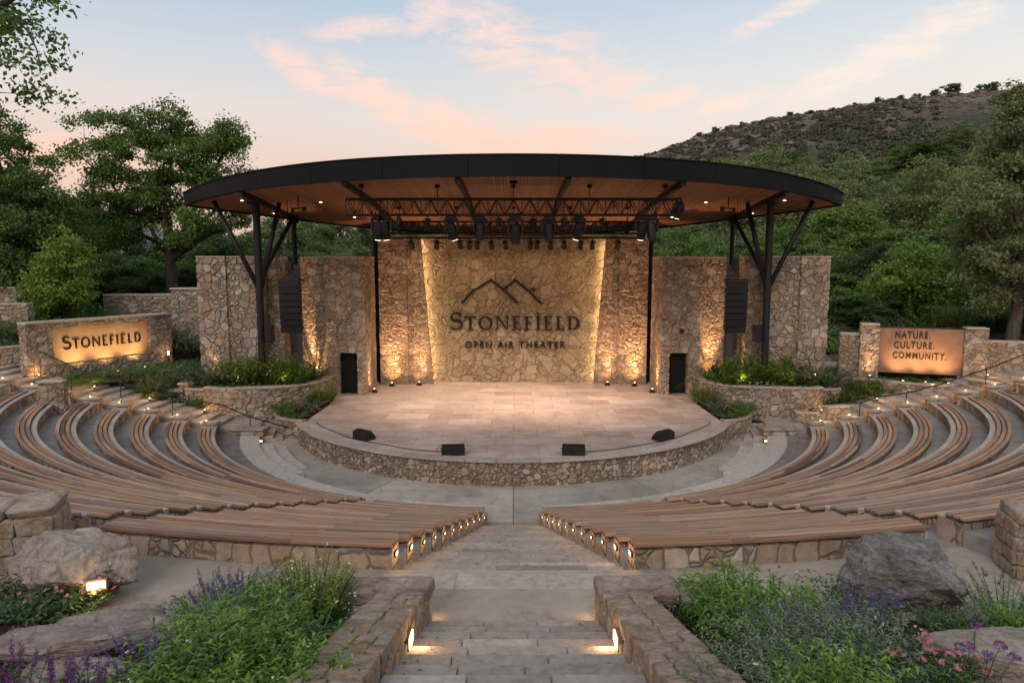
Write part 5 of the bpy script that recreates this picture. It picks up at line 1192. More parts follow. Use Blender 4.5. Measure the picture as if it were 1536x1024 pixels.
# ------------------------------------------------------------------ trees
def leaf_quads(Cn, Nn, size, rng, aspect=1.7):
    """rhomb leaves at points Cn facing Nn"""
    m = len(Cn); t = rng.normal(size=(m, 3)); t -= Nn*(t*Nn).sum(1)[:, None]; t /= np.linalg.norm(t, axis=1)[:, None]+1e-9; b = np.cross(Nn, t)
    L = (size*rng.uniform(.65, 1.35, m))[:, None]; W = L/aspect
    P = np.stack([Cn-t*L*.5, Cn+b*W*.5-t*L*.05, Cn+t*L*.5, Cn-b*W*.5-t*L*.05], 1).reshape(-1, 3)
    return P, np.arange(4*m).reshape(m, 4)
def bez(a, b, c, n): return [a.lerp(b, i/n).lerp(b.lerp(c, i/n), i/n) for i in range(n+1)]
def tree_parts(seed, hgt, trunk_h, crowns, nclump, nleaf, lsize, tr, rc=1.0, lean=(0, 0), nlimb=8, dmin=.8, up=.35, flat=.62, shell=.35):
    rng = np.random.RandomState(seed); pr = random.Random(seed)
    pts = []; vol = np.array([c[3]*c[4]*c[5] for c in crowns]); vol = vol/vol.sum(); tries = 0
    while len(pts) < nclump and tries < nclump*40:
        tries += 1; c = crowns[rng.choice(len(crowns), p=vol)]; d = rng.normal(size=3); d /= np.linalg.norm(d); r_ = rng.uniform(shell, 1)**.6
        p = np.array(c[:3])+d*np.array(c[3:])*r_
        p += rng.normal(size=3)*.12*np.array(c[3:])*rng.rand()
        if p[2] < trunk_h*.75: continue
        if all(np.linalg.norm(p-q) > dmin for q in pts): pts.append(p)
    pts = np.array(pts)
    # limbs
    mb = MB(); top = Vector((lean[0], lean[1], trunk_h)); wob = [Vector((pr.uniform(-.1, .1)*tr*3, pr.uniform(-.1, .1)*tr*3, 0)) for _ in range(5)]
    trunk = [Vector((0, 0, -.4))]+[Vector((lean[0]*f, lean[1]*f, trunk_h*f))+w_ for f, w_ in zip((.2, .45, .7), wob)]+[top]
    leader = top.lerp(Vector((pts[:, 0].mean(), pts[:, 1].mean(), pts[:, 2].max())), .55); trunk.append(leader)
    mb.tube(trunk, [tr*1.5, tr*1.1, tr, tr*.92, tr*.8, tr*.3], 9)
    sel = [int(rng.randint(len(pts)))]
    while len(sel) < min(nlimb, len(pts)):
        d = np.min(np.linalg.norm(pts[:, None]-pts[sel][None], axis=2), axis=1); sel.append(int(d.argmax()))
    limbs = []
    for s_ in sel:
        e = Vector(pts[s_]); f = pr.uniform(.72, 1.0); st = (Vector((lean[0]*f, lean[1]*f, trunk_h*f)) if pr.random() < .7 else top.lerp(leader, pr.uniform(.1, .6)))
        mid = st.lerp(e, .45)+Vector((pr.uniform(-.4, .4), pr.uniform(-.4, .4), pr.uniform(.1, .9)))*(e-st).length*.18
        q = bez(st, mid, e, 7); q = [p+Vector((pr.uniform(-1, 1), pr.uniform(-1, 1), pr.uniform(-1, 1)))*(e-st).length*.018*(0 < i < 7) for i, p in enumerate(q)]
        r0 = tr*pr.uniform(.42, .62); mb.tube(q, [r0*(1-i/7*.85) for i in range(8)], 6); limbs.append((q, r0))
    LP = [(np.array(p), r0*(1-i/7*.85), q, i) for q, r0 in limbs for i, p in enumerate(q) if 1 <= i <= 6]
    LA = np.array([a[0] for a in LP])
    for k, p in enumerate(pts):
        if k in sel: continue
        j = int(np.argmin(np.linalg.norm(LA-p, axis=1)+np.maximum(0, LA[:, 2]-p[2])*.6)); a = Vector(LP[j][0]); e = Vector(p)
        mid = a.lerp(e, .5)+Vector((pr.uniform(-.2, .2), pr.uniform(-.2, .2), pr.uniform(0, .3)))*(e-a).length
        r0 = max(.018, LP[j][1]*.5); mb.tube(bez(a, mid, e, 4), [r0, r0*.8, r0*.6, r0*.42, r0*.2], 5)
    # leaves
    ctr = np.array([c[:3] for c in crowns]).mean(0); Cs = []; Ns = []
    for p in pts:
        m = int(nleaf*rng.uniform(.6, 1.3)); R_ = rc*rng.uniform(.7, 1.25)
        sub = rng.normal(size=(5, 3))*R_*.5*np.array([1, 1, flat]); w_ = rng.randint(5, size=m)
        q = p+sub[w_]+rng.normal(size=(m, 3))*R_*.34*np.array([1, 1, flat])
        n_ = rng.normal(size=(m, 3))*.8+np.array([0, 0, up])+(q-ctr)/np.linalg.norm(q-ctr, axis=1)[:, None]*.45
        Cs.append(q); Ns.append(n_/np.linalg.norm(n_, axis=1)[:, None])
    P, F = leaf_quads(np.concatenate(Cs), np.concatenate(Ns), lsize, rng)
    return mb, P, F
def make_tree(name, label, cat, loc, rz, group, lmat, bmat, *a, **k):
    mb, P, F = tree_parts(*a, **k); t = thing(name, label, cat, loc, rz, group)
    mb.build('trunk', bmat, t, world=False); link_mesh('crown', np_mesh('crown', P, F), lmat, t); return t
def copy_tree_to(src, label, loc, rz, sc, group):
    c = copy_tree(src); c.location = loc; c.rotation_euler = (0, 0, rz); c.scale = sc; c['label'] = label
    if group: c['group'] = group
    elif 'group' in c: del c['group']
    return c
def th(x, y): return float(terrain_h(x, y))
def at_px(px, y): return (px-CX)/FPX*y*1.005
def top_z(py, y): return aty(770, py, y).z

# the big spreading oak on the left
y = 50; x = at_px(262, y); zb = th(x, y); Ht = top_z(150, y)-zb
make_tree('oak_tree', 'big spreading oak with dark limbs showing against the sky left of the canopy', 'tree', (x, y, zb), 0, None, M['leaf_oak'], M['bark'], 21, Ht, Ht*.36,
          [(-1.6, 0, Ht*.74, 4.7, 4.2, Ht*.24), (4.2, .5, Ht*.70, 3.6, 3.2, Ht*.21), (.2, 0, Ht*.86, 3.2, 3, Ht*.13), (-3.9, 0, Ht*.52, 3.0, 3, Ht*.12), (2.6, 0, Ht*.48, 3.6, 3, Ht*.1)], 88, 800, .2, .42, rc=1.05, nlimb=12, dmin=1.15, shell=.25)
# left edge trees
y = 42; x = at_px(34, y); zb = th(x, y); Ht = top_z(165, y)-zb
make_tree('broadleaf_tree', 'tall dark broadleaf tree at the far left behind the stone terraces', 'tree', (x, y, zb), 0, None, M['leaf_oak'], M['bark'], 33, Ht, Ht*.3,
          [(-1.0, 0, Ht*.76, 2.6, 3, Ht*.24), (1.0, 0, Ht*.62, 2.2, 2.6, Ht*.18), (-.5, 0, Ht*.42, 3.8, 3, Ht*.2)], 100, 700, .19, .34, rc=1.0, nlimb=9, dmin=1.0)
# near tree whose branches reach in at the top left
x, y, zb = -12.75, 13.2, 4.2
make_tree('overhanging_tree', 'near tree mostly outside the picture whose branches reach in at the top left', 'tree', (x, y, zb), 0, None, M['leaf_oak'], M['bark2'], 47, 12.5, 4.2,
          [(1.2, 0, 8.6, 3.4, 2.4, 1.9), (3.0, 0, 7.0, 1.9, 1.2, .7), (1.0, 0, 10.6, 3, 2.4, 1.6), (-2, 0, 8.5, 3, 3, 3)], 105, 260, .105, .3, rc=.5, nlimb=11, dmin=.6, shell=.15)
# right edge tree
y = 33; x = at_px(1522, y); zb = th(x, y) if th(x, y) > 0 else 2.5; Ht = top_z(92, y)-zb
make_tree('broadleaf_tree', 'tall olive green tree at the right picture edge behind the bronze sign', 'tree', (x, y, zb), 0, None, M['leaf_olive'], M['bark2'], 55, Ht, Ht*.3,
          [(.6, 0, Ht*.78, 2.2, 2.2, Ht*.21), (-.4, 0, Ht*.56, 3.3, 2.8, Ht*.18), (.5, 0, Ht*.36, 3.4, 3, Ht*.16)], 105, 560, .17, .3, rc=.8, nlimb=10, dmin=.75)
# young trees beside the signs
y = 38.5; x = at_px(103, y); zb = float(bank_z(x, y)); Ht = top_z(343, y)-zb
make_tree('young_tree', 'slim young tree with fresh green leaves behind the Stonefield sign', 'tree', (x, y, zb), 0, None, M['leaf_lime'], M['bark'], 61, Ht, Ht*.22,
          [(0, 0, Ht*.42, 1.55, 1.5, Ht*.2), (0, 0, Ht*.66, 1.15, 1.1, Ht*.22), (.1, 0, Ht*.88, .55, .55, Ht*.13)], 80, 110, .19, .075, rc=.55, nlimb=12, dmin=.42, shell=.15)
y = 41; x = at_px(1372, y); zb = float(bank_z(x, y)); Ht = top_z(368, y)-zb
make_tree('young_tree', 'rounded young tree with yellow green leaves behind the bronze sign', 'tree', (x, y, zb), 0, None, M['leaf_lime'], M['bark'], 63, Ht, Ht*.3,
          [(0, 0, Ht*.55, 2.9, 2.4, Ht*.24), (-.2, 0, Ht*.8, 1.8, 1.6, Ht*.18), (1.0, 0, Ht*.5, 2.2, 2, Ht*.2)], 100, 150, .20, .1, rc=.62, nlimb=12, dmin=.5, shell=.15)
# forest prototypes (about 12 m tall)
protos = []
for i, (lm, bm_, kw) in enumerate((('leaf_dark', 'bark', dict(c=[(0, 0, 7.6, 3.6, 3.6, 4.2), (1.4, .5, 5.2, 3.2, 3.2, 2.6), (-1.2, -.4, 4.6, 3.4, 3.2, 2.8)], n=62, s=.24)),
                                   ('leaf_oak', 'bark', dict(c=[(0, 0, 8.3, 3.0, 3.0, 3.6), (1.8, 0, 6.2, 2.8, 3, 2.8), (-1.9, .3, 5.6, 3.0, 3, 3.0)], n=60, s=.24)),
                                   ('leaf_hill', 'bark2', dict(c=[(0, 0, 7.4, 4.2, 4.2, 3.4), (1.6, .8, 5.0, 3.6, 3.4, 2.8), (-2.2, 0, 5.4, 3.0, 3, 2.6)], n=60, s=.23)),
                                   ('leaf_olive', 'bark2', dict(c=[(0, 0, 8.4, 3.4, 3.2, 3.2), (2.4, 0, 6.2, 2.4, 2.4, 2.2), (-2.2, .4, 6.0, 2.6, 2.4, 2.4), (0, 0, 3.8, 3, 3, 2.2)], n=52, s=.20)))):
    kind = ['dense dark green', 'mid green', 'bushy greyish green', 'airy olive green'][i]
    protos.append((kind, lm, make_tree('forest_tree', kind, 'tree', (0, 0, -400), 0, None, M[lm], M[bm_], 70+i, 12, 3.0, kw['c'], kw['n'], 520, kw['s'], .26, rc=1.0, nlimb=9, dmin=1.0, shell=.3)))
used = [False]*4
def forest(px, y, py_top, wide, k, region):
    x = at_px(px, y); zb = th(x, y)-.3; h = top_z(py_top, y)-zb; sc = h/12.1; sx = wide/FPX*y/8.6
    kind, lm, src = protos[k]; rz = random.Random(px*7+y).uniform(0, 6.28)
    lab = f'{kind} tree in the wood {region}'; grp = f'trees in the wood {region}'
    if not used[k]:
        used[k] = True; o = src; o.location = (x, y, zb); o.rotation_euler = (0, 0, rz); o.scale = (sx, sx, sc); o['label'] = lab; o['group'] = grp
    else: o = copy_tree_to(src, lab, (x, y, zb), rz, (sx, sx, sc), grp)
    return o
L_ = 'behind the Stonefield sign'; B_ = 'behind the stage walls'; R_ = 'behind the bronze sign'; S_ = 'on the lower hill slope'
for a in ((-60, 62, 250, 230, 0), (-20, 50, 235, 200, 0), (60, 66, 285, 210, 1), (150, 70, 305, 170, 0), (120, 58, 330, 160, 0), (215, 62, 345, 150, 0), (170, 56, 375, 150, 1), (300, 64, 335, 170, 1), (30, 50, 330, 170, 0), (345, 60, 345, 150, 1), (260, 57, 400, 130, 0), (-10, 46, 370, 150, 1), (90, 49, 395, 110, 0), (395, 70, 320, 150, 2), (310, 54, 395, 120, 0), (225, 53, 405, 110, 0)): forest(*a, L_)
for a in ((440, 75, 300, 150, 3), (480, 66, 308, 130, 2), (530, 72, 300, 150, 3), (575, 64, 312, 130, 2), (610, 80, 300, 150, 3), (660, 82, 340, 150, 2), (720, 84, 340, 150, 3), (790, 80, 340, 150, 2), (850, 84, 338, 160, 3), (910, 78, 342, 150, 2), (965, 72, 330, 130, 3), (1010, 64, 338, 130, 1), (1050, 58, 352, 100, 1), (1035, 75, 312, 130, 2), (1090, 64, 335, 120, 2), (430, 58, 372, 110, 2), (500, 58, 370, 110, 3), (545, 56, 376, 90, 2), (985, 58, 365, 90, 2)): forest(*a, B_)
for a in ((1120, 92, 222, 170, 3), (1185, 74, 258, 190, 3), (1240, 82, 232, 160, 3), (1290, 64, 300, 180, 1), (1335, 80, 262, 170, 2), (1400, 72, 235, 190, 3), (1450, 58, 290, 200, 1), (1265, 54, 380, 140, 1), (1320, 52, 355, 130, 0), (1440, 50, 385, 150, 0), (1500, 48, 340, 180, 0), (1560, 52, 250, 200, 3), (1345, 50, 420, 120, 0), (1275, 49, 430, 100, 1), (1480, 44, 420, 130, 0), (1220, 58, 350, 130, 2), (1165, 60, 330, 120, 1), (1395, 56, 330, 160, 2), (1600, 44, 330, 200, 1), (1300, 96, 235, 150, 2), (1420, 47, 440, 110, 1)): forest(*a, R_)
rng = random.Random(77)
for i in range(64):
    px = rng.uniform(1000, 1560); y = rng.uniform(84, 150); x = at_px(px, y); zb = th(x, y); h = rng.uniform(3.5, 7.5); pyt = CY-FPX*math.tan(math.atan2(zb+h-H, y)+TH)
    if px < 1120 and y < 110: continue
    forest(px, y, pyt, rng.uniform(55, 95), rng.choice([1, 2, 2, 3, 0]), S_)
# scrub scattered over the upper hillside
rng = np.random.RandomState(15); Cs = []; Ns = []; cnt = 0
while cnt < 4300:
    y = rng.uniform(110, 262); px = rng.uniform(905, 1580); x = at_px(px, y); zt = float(terrain_h(x, y)); dens = 1.0-.78*np.clip((y-135)/60, 0, 1)
    if float(fbm(x*2.2, y*2.2))*.02+rng.rand() > dens*(.12+1.5*float(np.clip(.5+1.5*mnoise.noise(Vector((x*.035, y*.022, 3.3)))+.6*mnoise.noise(Vector((x*.11, y*.08, 1.7))), 0, 1))): continue
    r_ = rng.uniform(.6, 2.1)*(1.25-.85*np.clip((y-120)/85, 0, 1)); m = int(26+22*r_); d = rng.normal(size=(m, 3)); d /= np.linalg.norm(d, axis=1)[:, None]; d[:, 2] = np.abs(d[:, 2])
    q = np.array([x, y, zt+r_*.1])+d*r_*np.array([1, 1, .8])*rng.uniform(.6, 1.05, (m, 1)); n_ = d+rng.normal(size=(m, 3))*.5; Cs.append(q); Ns.append(n_/np.linalg.norm(n_, axis=1)[:, None]); cnt += 1
P, F = leaf_quads(np.concatenate(Cs), np.concatenate(Ns), .62, rng, 1.3)
tag(link_mesh('hillside_scrub', np_mesh('hillside_scrub', P, F), M['leaf_scrub']), kind='stuff', label='low green scrub covering the rocky hillside')
# pale rock outcrops on the upper slope
V = []; F = []; rng = np.random.RandomState(4)
oct_ = np.array([(1, 0, 0), (0, 1, 0), (-1, 0, 0), (0, -1, 0), (0, 0, 1), (.7, .7, .6), (-.7, .7, .6), (-.7, -.7, .6), (.7, -.7, .6)]); tri = [(0, 5, 8), (5, 4, 8), (8, 4, 7), (7, 4, 6), (6, 4, 5), (1, 6, 5), (2, 7, 6), (3, 8, 7), (0, 1, 5), (1, 2, 6), (2, 3, 7), (3, 0, 8)]
for i in range(3200):
    y = rng.uniform(135, 258); x = at_px(rng.uniform(900, 1580), y); k = rng.uniform(.18, .6)*(2.6 if rng.rand() < .06 else 1); o = len(V); q = oct_*(1+rng.normal(size=(9, 3))*.22)*k*np.array([1.5, 1.1, .8]); V += list(q+np.array([x, y, float(terrain_h(x, y))-.1])); F += [(a+o, b+o, c+o) for a, b, c in tri]
M['outcrop'] = slab('hill_rock', (.11, .085, .078), (.24, .19, .17), .3, .95, .05, .9)
tag(link_mesh('hillside_rocks', np_mesh('hillside_rocks', V, F), M['outcrop']), kind='stuff', label='countless pinkish rocks strewn over the upper hillside')
# ridge-top bushes against the sky
mb_, P, F = tree_parts(99, 3, .3, [(0, 0, 1.3, 1.9, 1.7, 1.1)], 30, 60, .34, .08, rc=.5, nlimb=5, dmin=.4)
src = thing('ridge_bush', 'dark bush', 'bush', (0, 0, -400)); mb_.build('trunk', M['bark'], src, world=False); link_mesh('crown', np_mesh('crown', P, F), M['leaf_dark'], src); first = True
for px, s_ in ((1402, 1.5), (1380, .9), (1353, .7), (1447, 1.0), (1462, 1.1), (1298, .7), (1266, .6), (1232, .5), (1065, .8), (1041, .8), (1103, .6), (1170, .6), (1200, .5), (1330, .6)):
    best = max(((top_z(512, yy), yy) for yy in (0,)), default=None)
    yy = max(np.arange(150, 330, 3), key=lambda q: (terrain_h(at_px(px, q), q)-H)/q); x = at_px(px, yy); lab = 'small dark bush standing on the bare ridge line against the sky'
    if first: src.location = (x, yy, th(x, yy)-.2); src.scale = (s_,)*3; src['label'] = lab; src['group'] = 'bushes on the ridge line'; first = False
    else: copy_tree_to(src, lab, (x, yy, th(x, yy)-.2), px, (s_,)*3, 'bushes on the ridge line')

# ------------------------------------------------------------------ perennials
def perennial(seed, n_stem, hgt, spread, leaf_l, leaf_w, per, flower=None, droop=.5, splay=.55, fl_frac=.5, basal=0):
    """returns stems MB, leaf (P,F), flower (P,F)"""
    r = np.random.RandomState(seed); st = MB(); LP = []; LF = []; FP = []; FF = []
    def addleaf(P, F, o, d, L, W, nrm, bend):
        s_ = np.cross(d, nrm); s_ /= np.linalg.norm(s_)+1e-9; b = len(P)
        m1 = o+d*L*.45+nrm*L*.10; tip = o+d*L*.95-nrm*L*bend
        P += [o-s_*W*.12, o+s_*W*.12, m1+s_*W*.5, m1-s_*W*.5, tip+s_*W*.1, tip-s_*W*.1]; F += [(b, b+1, b+2, b+3), (b+3, b+2, b+4, b+5)]
    def disc(o, n_, rad, k=5):
        t = np.cross(n_, [.3, .5, .8]); t /= np.linalg.norm(t); b_ = np.cross(n_, t); 
        for q in range(k):
            a = 6.283*q/k+r.rand(); d = t*math.cos(a)+b_*math.sin(a); e = np.cross(n_, d); b = len(FP); FP.extend([o, o+d*rad*.6+e*rad*.38, o+d*rad+n_*rad*.15, o+d*rad*.6-e*rad*.38]); FF.append((b, b+1, b+2, b+3))
    for i in range(n_stem):
        leaf_l_ = leaf_l; a = r.uniform(0, 6.283); q = math.sqrt(r.rand()); base = np.array([math.cos(a)*q*spread*.45, math.sin(a)*q*spread*.45, 0]); h = hgt*r.uniform(.6, 1.1)*(1-.3*q)
        out = np.array([math.cos(a), math.sin(a), 0])*q*spread*splay+r.normal(size=3)*.06*hgt; out[2] = 0
        f = lambda t: base+out*t**1.4+np.array([0, 0, h*t*(1-.1*t)])
        st.tube([Vector(f(t)) for t in (0, .33, .66, 1)], [.005, .0042, .0032, .002], 3, cap=False)
        top = .62 if (flower and flower[0] == 'spike' and r.rand() < fl_frac) else 1.0
        isf = top < 1
        for j in range(per):
            t = .12+(top-.12)*(j+r.rand())/per; o = f(t); az = j*2.4+r.rand()*.8; el = r.uniform(.0, .75)
            d = np.array([math.cos(az)*math.cos(el), math.sin(az)*math.cos(el), math.sin(el)]); nrm = np.array([-d[0]*d[2], -d[1]*d[2], 1-d[2]**2]); nrm /= np.linalg.norm(nrm)
            addleaf(LP, LF, o, d, leaf_l*r.uniform(.6, 1.2)*(1-.35*t), leaf_w*r.uniform(.7, 1.2), nrm, droop*r.uniform(.2, 1))
        if flower:
            kind, rad = flower[:2]
            if isf:
                for j in range(9):
                    t = .66+.36*j/8; o = f(t)
                    for k in range(3): d = r.normal(size=3); d /= np.linalg.norm(d); disc(o+d*rad*.8, d, rad*(1.15-.5*j/8), 3)
            elif kind == 'disc' and r.rand() < fl_frac:
                for k in range(r.randint(2, 6)): o = f(1)+r.normal(size=3)*rad*1.6; n_ = np.array([0, -.25, 1])+r.normal(size=3)*.45; disc(o, n_/np.linalg.norm(n_), rad, 5)
            elif kind == 'umbel' and r.rand() < fl_frac:
                for k in range(14): d = r.normal(size=3); d[2] = abs(d[2]); d /= np.linalg.norm(d); disc(f(1)+d*rad*2.2*np.array([1, 1, .6]), d, rad, 4)
    for i in range(basal):
        az = r.uniform(0, 6.283); el = r.uniform(.25, 1.2); d = np.array([math.cos(az)*math.cos(el), math.sin(az)*math.cos(el), math.sin(el)]); nrm = np.array([-d[0]*d[2], -d[1]*d[2], 1-d[2]**2]); nrm /= np.linalg.norm(nrm)+1e-9
        addleaf(LP, LF, r.normal(size=3)*.05*np.array([1, 1, 0]), d, leaf_l*r.uniform(1.2, 2.2), leaf_w*1.3, nrm, droop)
    return st, LP, LF, FP, FF
M['stem'] = plain('green_stem', (.05, .075, .022), .7, 0, .2)
PL = {}
def proto_plant(key, name, cat, lmat, fmat, *a, **k):
    st, LP, LF, FP, FF = perennial(*a, **k); t = thing(name, key, cat, (0, 0, -400))
    link_mesh('foliage', np_mesh('foliage', LP, LF), M[lmat], t); st.build('stems', M['stem'], t, world=False)
    if FP: link_mesh('blossoms', np_mesh('blossoms', FP, FF), M[fmat], t)
    PL[key] = [t, False]
proto_plant('lush', 'leafy_perennial', 'plant', 'leaf_lush', None, 1, 62, .72, .75, .14, .029, 24, droop=.45)
proto_plant('lush2', 'leafy_perennial', 'plant', 'leaf_lush', 'white', 2, 56, .62, .75, .12, .031, 22, ('disc', .016), droop=.5, fl_frac=.12)
proto_plant('upright', 'upright_perennial', 'plant', 'leaf_gold', 'white', 3, 110, .95, .7, .10, .018, 30, ('disc', .012), droop=.2, splay=.4, fl_frac=.25)
proto_plant('deep', 'dark_leaf_perennial', 'plant', 'leaf_deep', None, 4, 55, .5, .85, .13, .042, 16, droop=.6)
proto_plant('violet', 'violet_salvia', 'flowering plant', 'leaf_sage', 'violet', 5, 40, .75, .7, .09, .02, 16, ('spike', .023), droop=.3, fl_frac=.75)
proto_plant('purple', 'purple_salvia', 'flowering plant', 'leaf_deep', 'purple', 6, 18, .72, .55, .085, .024, 14, ('spike', .021), droop=.3, fl_frac=.8)
proto_plant('sage', 'grey_sage', 'plant', 'leaf_sage', None, 7, 80, .55, .9, .09, .018, 20, droop=.25)
proto_plant('white', 'white_flower_clump', 'flowering plant', 'leaf_deep', 'white', 8, 42, .38, .6, .075, .02, 14, ('disc', .021), fl_frac=.6)
proto_plant('pink', 'pink_flower_clump', 'flowering plant', 'leaf_deep', 'pink', 9, 50, .55, .9, .12, .055, 13, ('disc', .028), fl_frac=.45)
proto_plant('coral', 'coral_flower_clump', 'flowering plant', 'leaf_lush', 'coral', 10, 30, .5, .6, .08, .03, 14, ('disc', .024), fl_frac=.4)
proto_plant('pinkumbel', 'pink_umbel_flower', 'flowering plant', 'leaf_lush', 'pink', 11, 14, .5, .4, .08, .016, 10, ('umbel', .019), fl_frac=.8)
proto_plant('purpleumbel', 'purple_umbel_flower', 'flowering plant', 'leaf_sage', 'purple', 12, 9, .62, .35, .07, .012, 10, ('umbel', .019), fl_frac=.9)
proto_plant('strap', 'strap_leaf_tuft', 'plant', 'leaf_deep', None, 13, 4, .3, .3, .30, .022, 6, basal=70, droop=.55)
proto_plant('ground', 'low_groundcover', 'plant', 'leaf_lush', None, 14, 60, .2, .9, .07, .03, 9, droop=.5, splay=.8)
def put(key, loc, sc, rz, label, group=None):
    t, u_ = PL[key]
    if u_: o = copy_tree_to(t, label, loc, rz, (sc,)*3, group)
    else:
        o = t; PL[key][1] = True; o.location = loc; o.rotation_euler = (0, 0, rz); o.scale = (sc,)*3; o['label'] = label
        if group: o['group'] = group
    return o
near = [ # key, px, py of the foot, scale, label
 ('lush', 345, 1010, 1.15, 'bright leafy clump in front bed, largest on the Stonefield sign side'), ('lush2', 405, 1000, .85, 'bright leafy clump beside the parapet bed edge with tiny white blooms, Stonefield sign side'), ('lush', 290, 1040, .8, 'bright leafy clump near the bottom edge left of the largest clump'),
 ('lush2', 430, 1045, .75, 'bright leafy clump at the bottom edge near the parapet, Stonefield sign side'), ('lush', 340, 1050, .95, 'bright leafy clump cut by the bottom edge, Stonefield sign side'), ('lush2', 250, 1075, .75, 'leafy clump in the bottom edge corner beside purple spikes'),
 ('upright', 462, 938, 1.1, 'golden green upright plant rising before the bench front, Stonefield sign side'), ('upright', 500, 925, .7, 'smaller upright plant close to the parapet cap slab, Stonefield sign side'), ('upright', 425, 930, .8, 'upright green plant between golden clump and blue flowers'),
 ('violet', 375, 925, .95, 'blue violet salvia in the front bed beside the golden upright plant'), ('violet', 405, 945, .85, 'blue violet salvia lower in front of the golden upright plant'), ('violet', 330, 925, .95, 'tall thin blue flowered salvia before the long bench end'), ('sage', 352, 945, 1.0, 'grey green sage below the blue salvias, Stonefield sign side'),
 ('deep', 385, 965, .9, 'dark leaved clump behind the bright leafy clump, Stonefield sign side'), ('deep', 475, 990, .55, 'dark leaved clump near the parapet, Stonefield sign side'), ('strap', 478, 975, .8, 'strap leaved tuft beside the parapet, Stonefield sign side'), ('white', 497, 945, .7, 'small white flowered clump on the mulch by the parapet, Stonefield sign side'),
 ('pink', 55, 925, 1.05, 'pink flowered bush at the left edge before the lamp lit boulder'), ('pink', 15, 915, .95, 'pink flowered bush cut by the left edge'), ('coral', 75, 915, .85, 'coral flowered plant among the pink bush at the left'), ('deep', 95, 925, .75, 'dark leaved plant at the foot of the lamp lit boulder'), ('deep', 25, 930, .7, 'dark leaved plant under the pink bush at the left edge'),
 ('purple', 20, 1085, .85, 'purple flower spikes in the bottom left corner'), ('purple', 75, 1085, .8, 'purple flower spikes right of the corner ones, bottom edge'), ('purple', 125, 1085, .75, 'purple flower spikes farthest from the left edge'), ('pinkumbel', 310, 915, .8, 'pale pink flower heads beside the greyish flat rock'), ('white', 175, 1070, .8, 'white flowered clump at the bottom edge between purple spikes and leafy clump'), ('white', 262, 985, .6, 'white flowered clump on the pinkish stepping rock edge'), ('sage', 310, 955, .8, 'grey green sage between the rocks and leafy clump'), ('violet', 225, 1055, .75, 'violet salvia between white flowers and leafy clump at the bottom'),
 ('lush', 1115, 955, 1.25, 'bright leafy clump in front bed, largest on the bronze sign side'), ('lush2', 1160, 935, 1.1, 'bright leafy clump in the middle of the bed before the dark boulder'), ('lush', 1060, 935, .8, 'leafy clump nearest the parapet, bronze sign side'), ('lush2', 1205, 945, .8, 'leafy clump between bright clump and dark boulder'), ('deep', 1050, 930, .75, 'dark leaved clump on the mulch beside the parapet, bronze sign side'),
 ('coral', 1125, 900, .9, 'coral flowered plant behind the bright leafy clump'), ('pink', 1070, 900, .9, 'pink flowered bush behind leafy clump near the cap slab, bronze sign side'), ('purple', 1045, 885, .85, 'thin purple spikes in front of the bench lamp, bronze sign side'), ('violet', 1120, 885, 1.15, 'tallest violet salvia standing before the bench front'), ('violet', 1090, 890, 1.0, 'violet salvia left of the tallest one before the bench front'), ('purple', 1150, 890, .9, 'purple spikes right of the tallest violet salvia'),
 ('deep', 1235, 905, 1.0, 'dark leaved clump touching the dark boulder'), ('deep', 1280, 925, .9, 'dark leaved clump in front of the dark boulder'), ('white', 1220, 880, .9, 'white flowered clump behind the leafy plants left of the dark boulder'), ('upright', 1190, 885, .75, 'upright plant before the bench between salvia and boulder'), ('violet', 1300, 935, .8, 'violet salvia at the foot of the dark boulder'),
 ('sage', 1195, 1010, .95, 'grey green sage in the lower bed below the bright leafy clump'), ('sage', 1235, 1025, 1.1, 'grey green sage at the bottom edge, middle one'), ('sage', 1300, 1020, 1.0, 'grey green sage at the bottom edge nearest the pale boulder'), ('violet', 1205, 985, .8, 'violet salvia standing in the lower sage, left one'), ('violet', 1285, 990, .8, 'violet salvia standing in the lower sage, right one'), ('white', 1335, 1000, .9, 'white flowered clump left of the pale flat boulder'), ('deep', 1350, 1040, .8, 'dark leaved clump below the white flowers at the bottom edge'), ('sage', 1160, 1060, .8, 'grey green sage by the parapet at the bottom edge'), ('lush2', 1265, 1075, .8, 'leafy clump cut by the bottom edge under the sage'),
 ('pinkumbel', 1400, 1030, .9, 'magenta flower heads before the pale flat boulder'), ('purpleumbel', 1465, 1045, 1.0, 'tall purple flower heads in the bottom right corner'), ('pinkumbel', 1440, 1050, .8, 'magenta flower heads in the bottom right corner'), ('deep', 1420, 945, .55, 'small dark clump on the mulch between the two boulders'),
 ('sage', 1510, 935, 1.1, 'grey green sage at the right edge beside the dark boulder'), ('purple', 1495, 905, .95, 'pink purple spikes at the right edge before the block wall'), ('deep', 1525, 900, 1.1, 'dark bushy plant at the right edge below the block wall'), ('lush', 1530, 955, .7, 'leafy clump cut by the right edge'), ('ground', 1050, 985, .5, 'low groundcover on the mulch by the parapet, bronze sign side'), ('white', 1075, 1000, .5, 'sparse white flowered plant on the mulch by the parapet, bronze sign side')]
rng = random.Random(3)
for key, px, py, sc, lab in near:
    p = atbed(px, py, -.09); put(key, p, sc, rng.uniform(0, 6.28), lab)
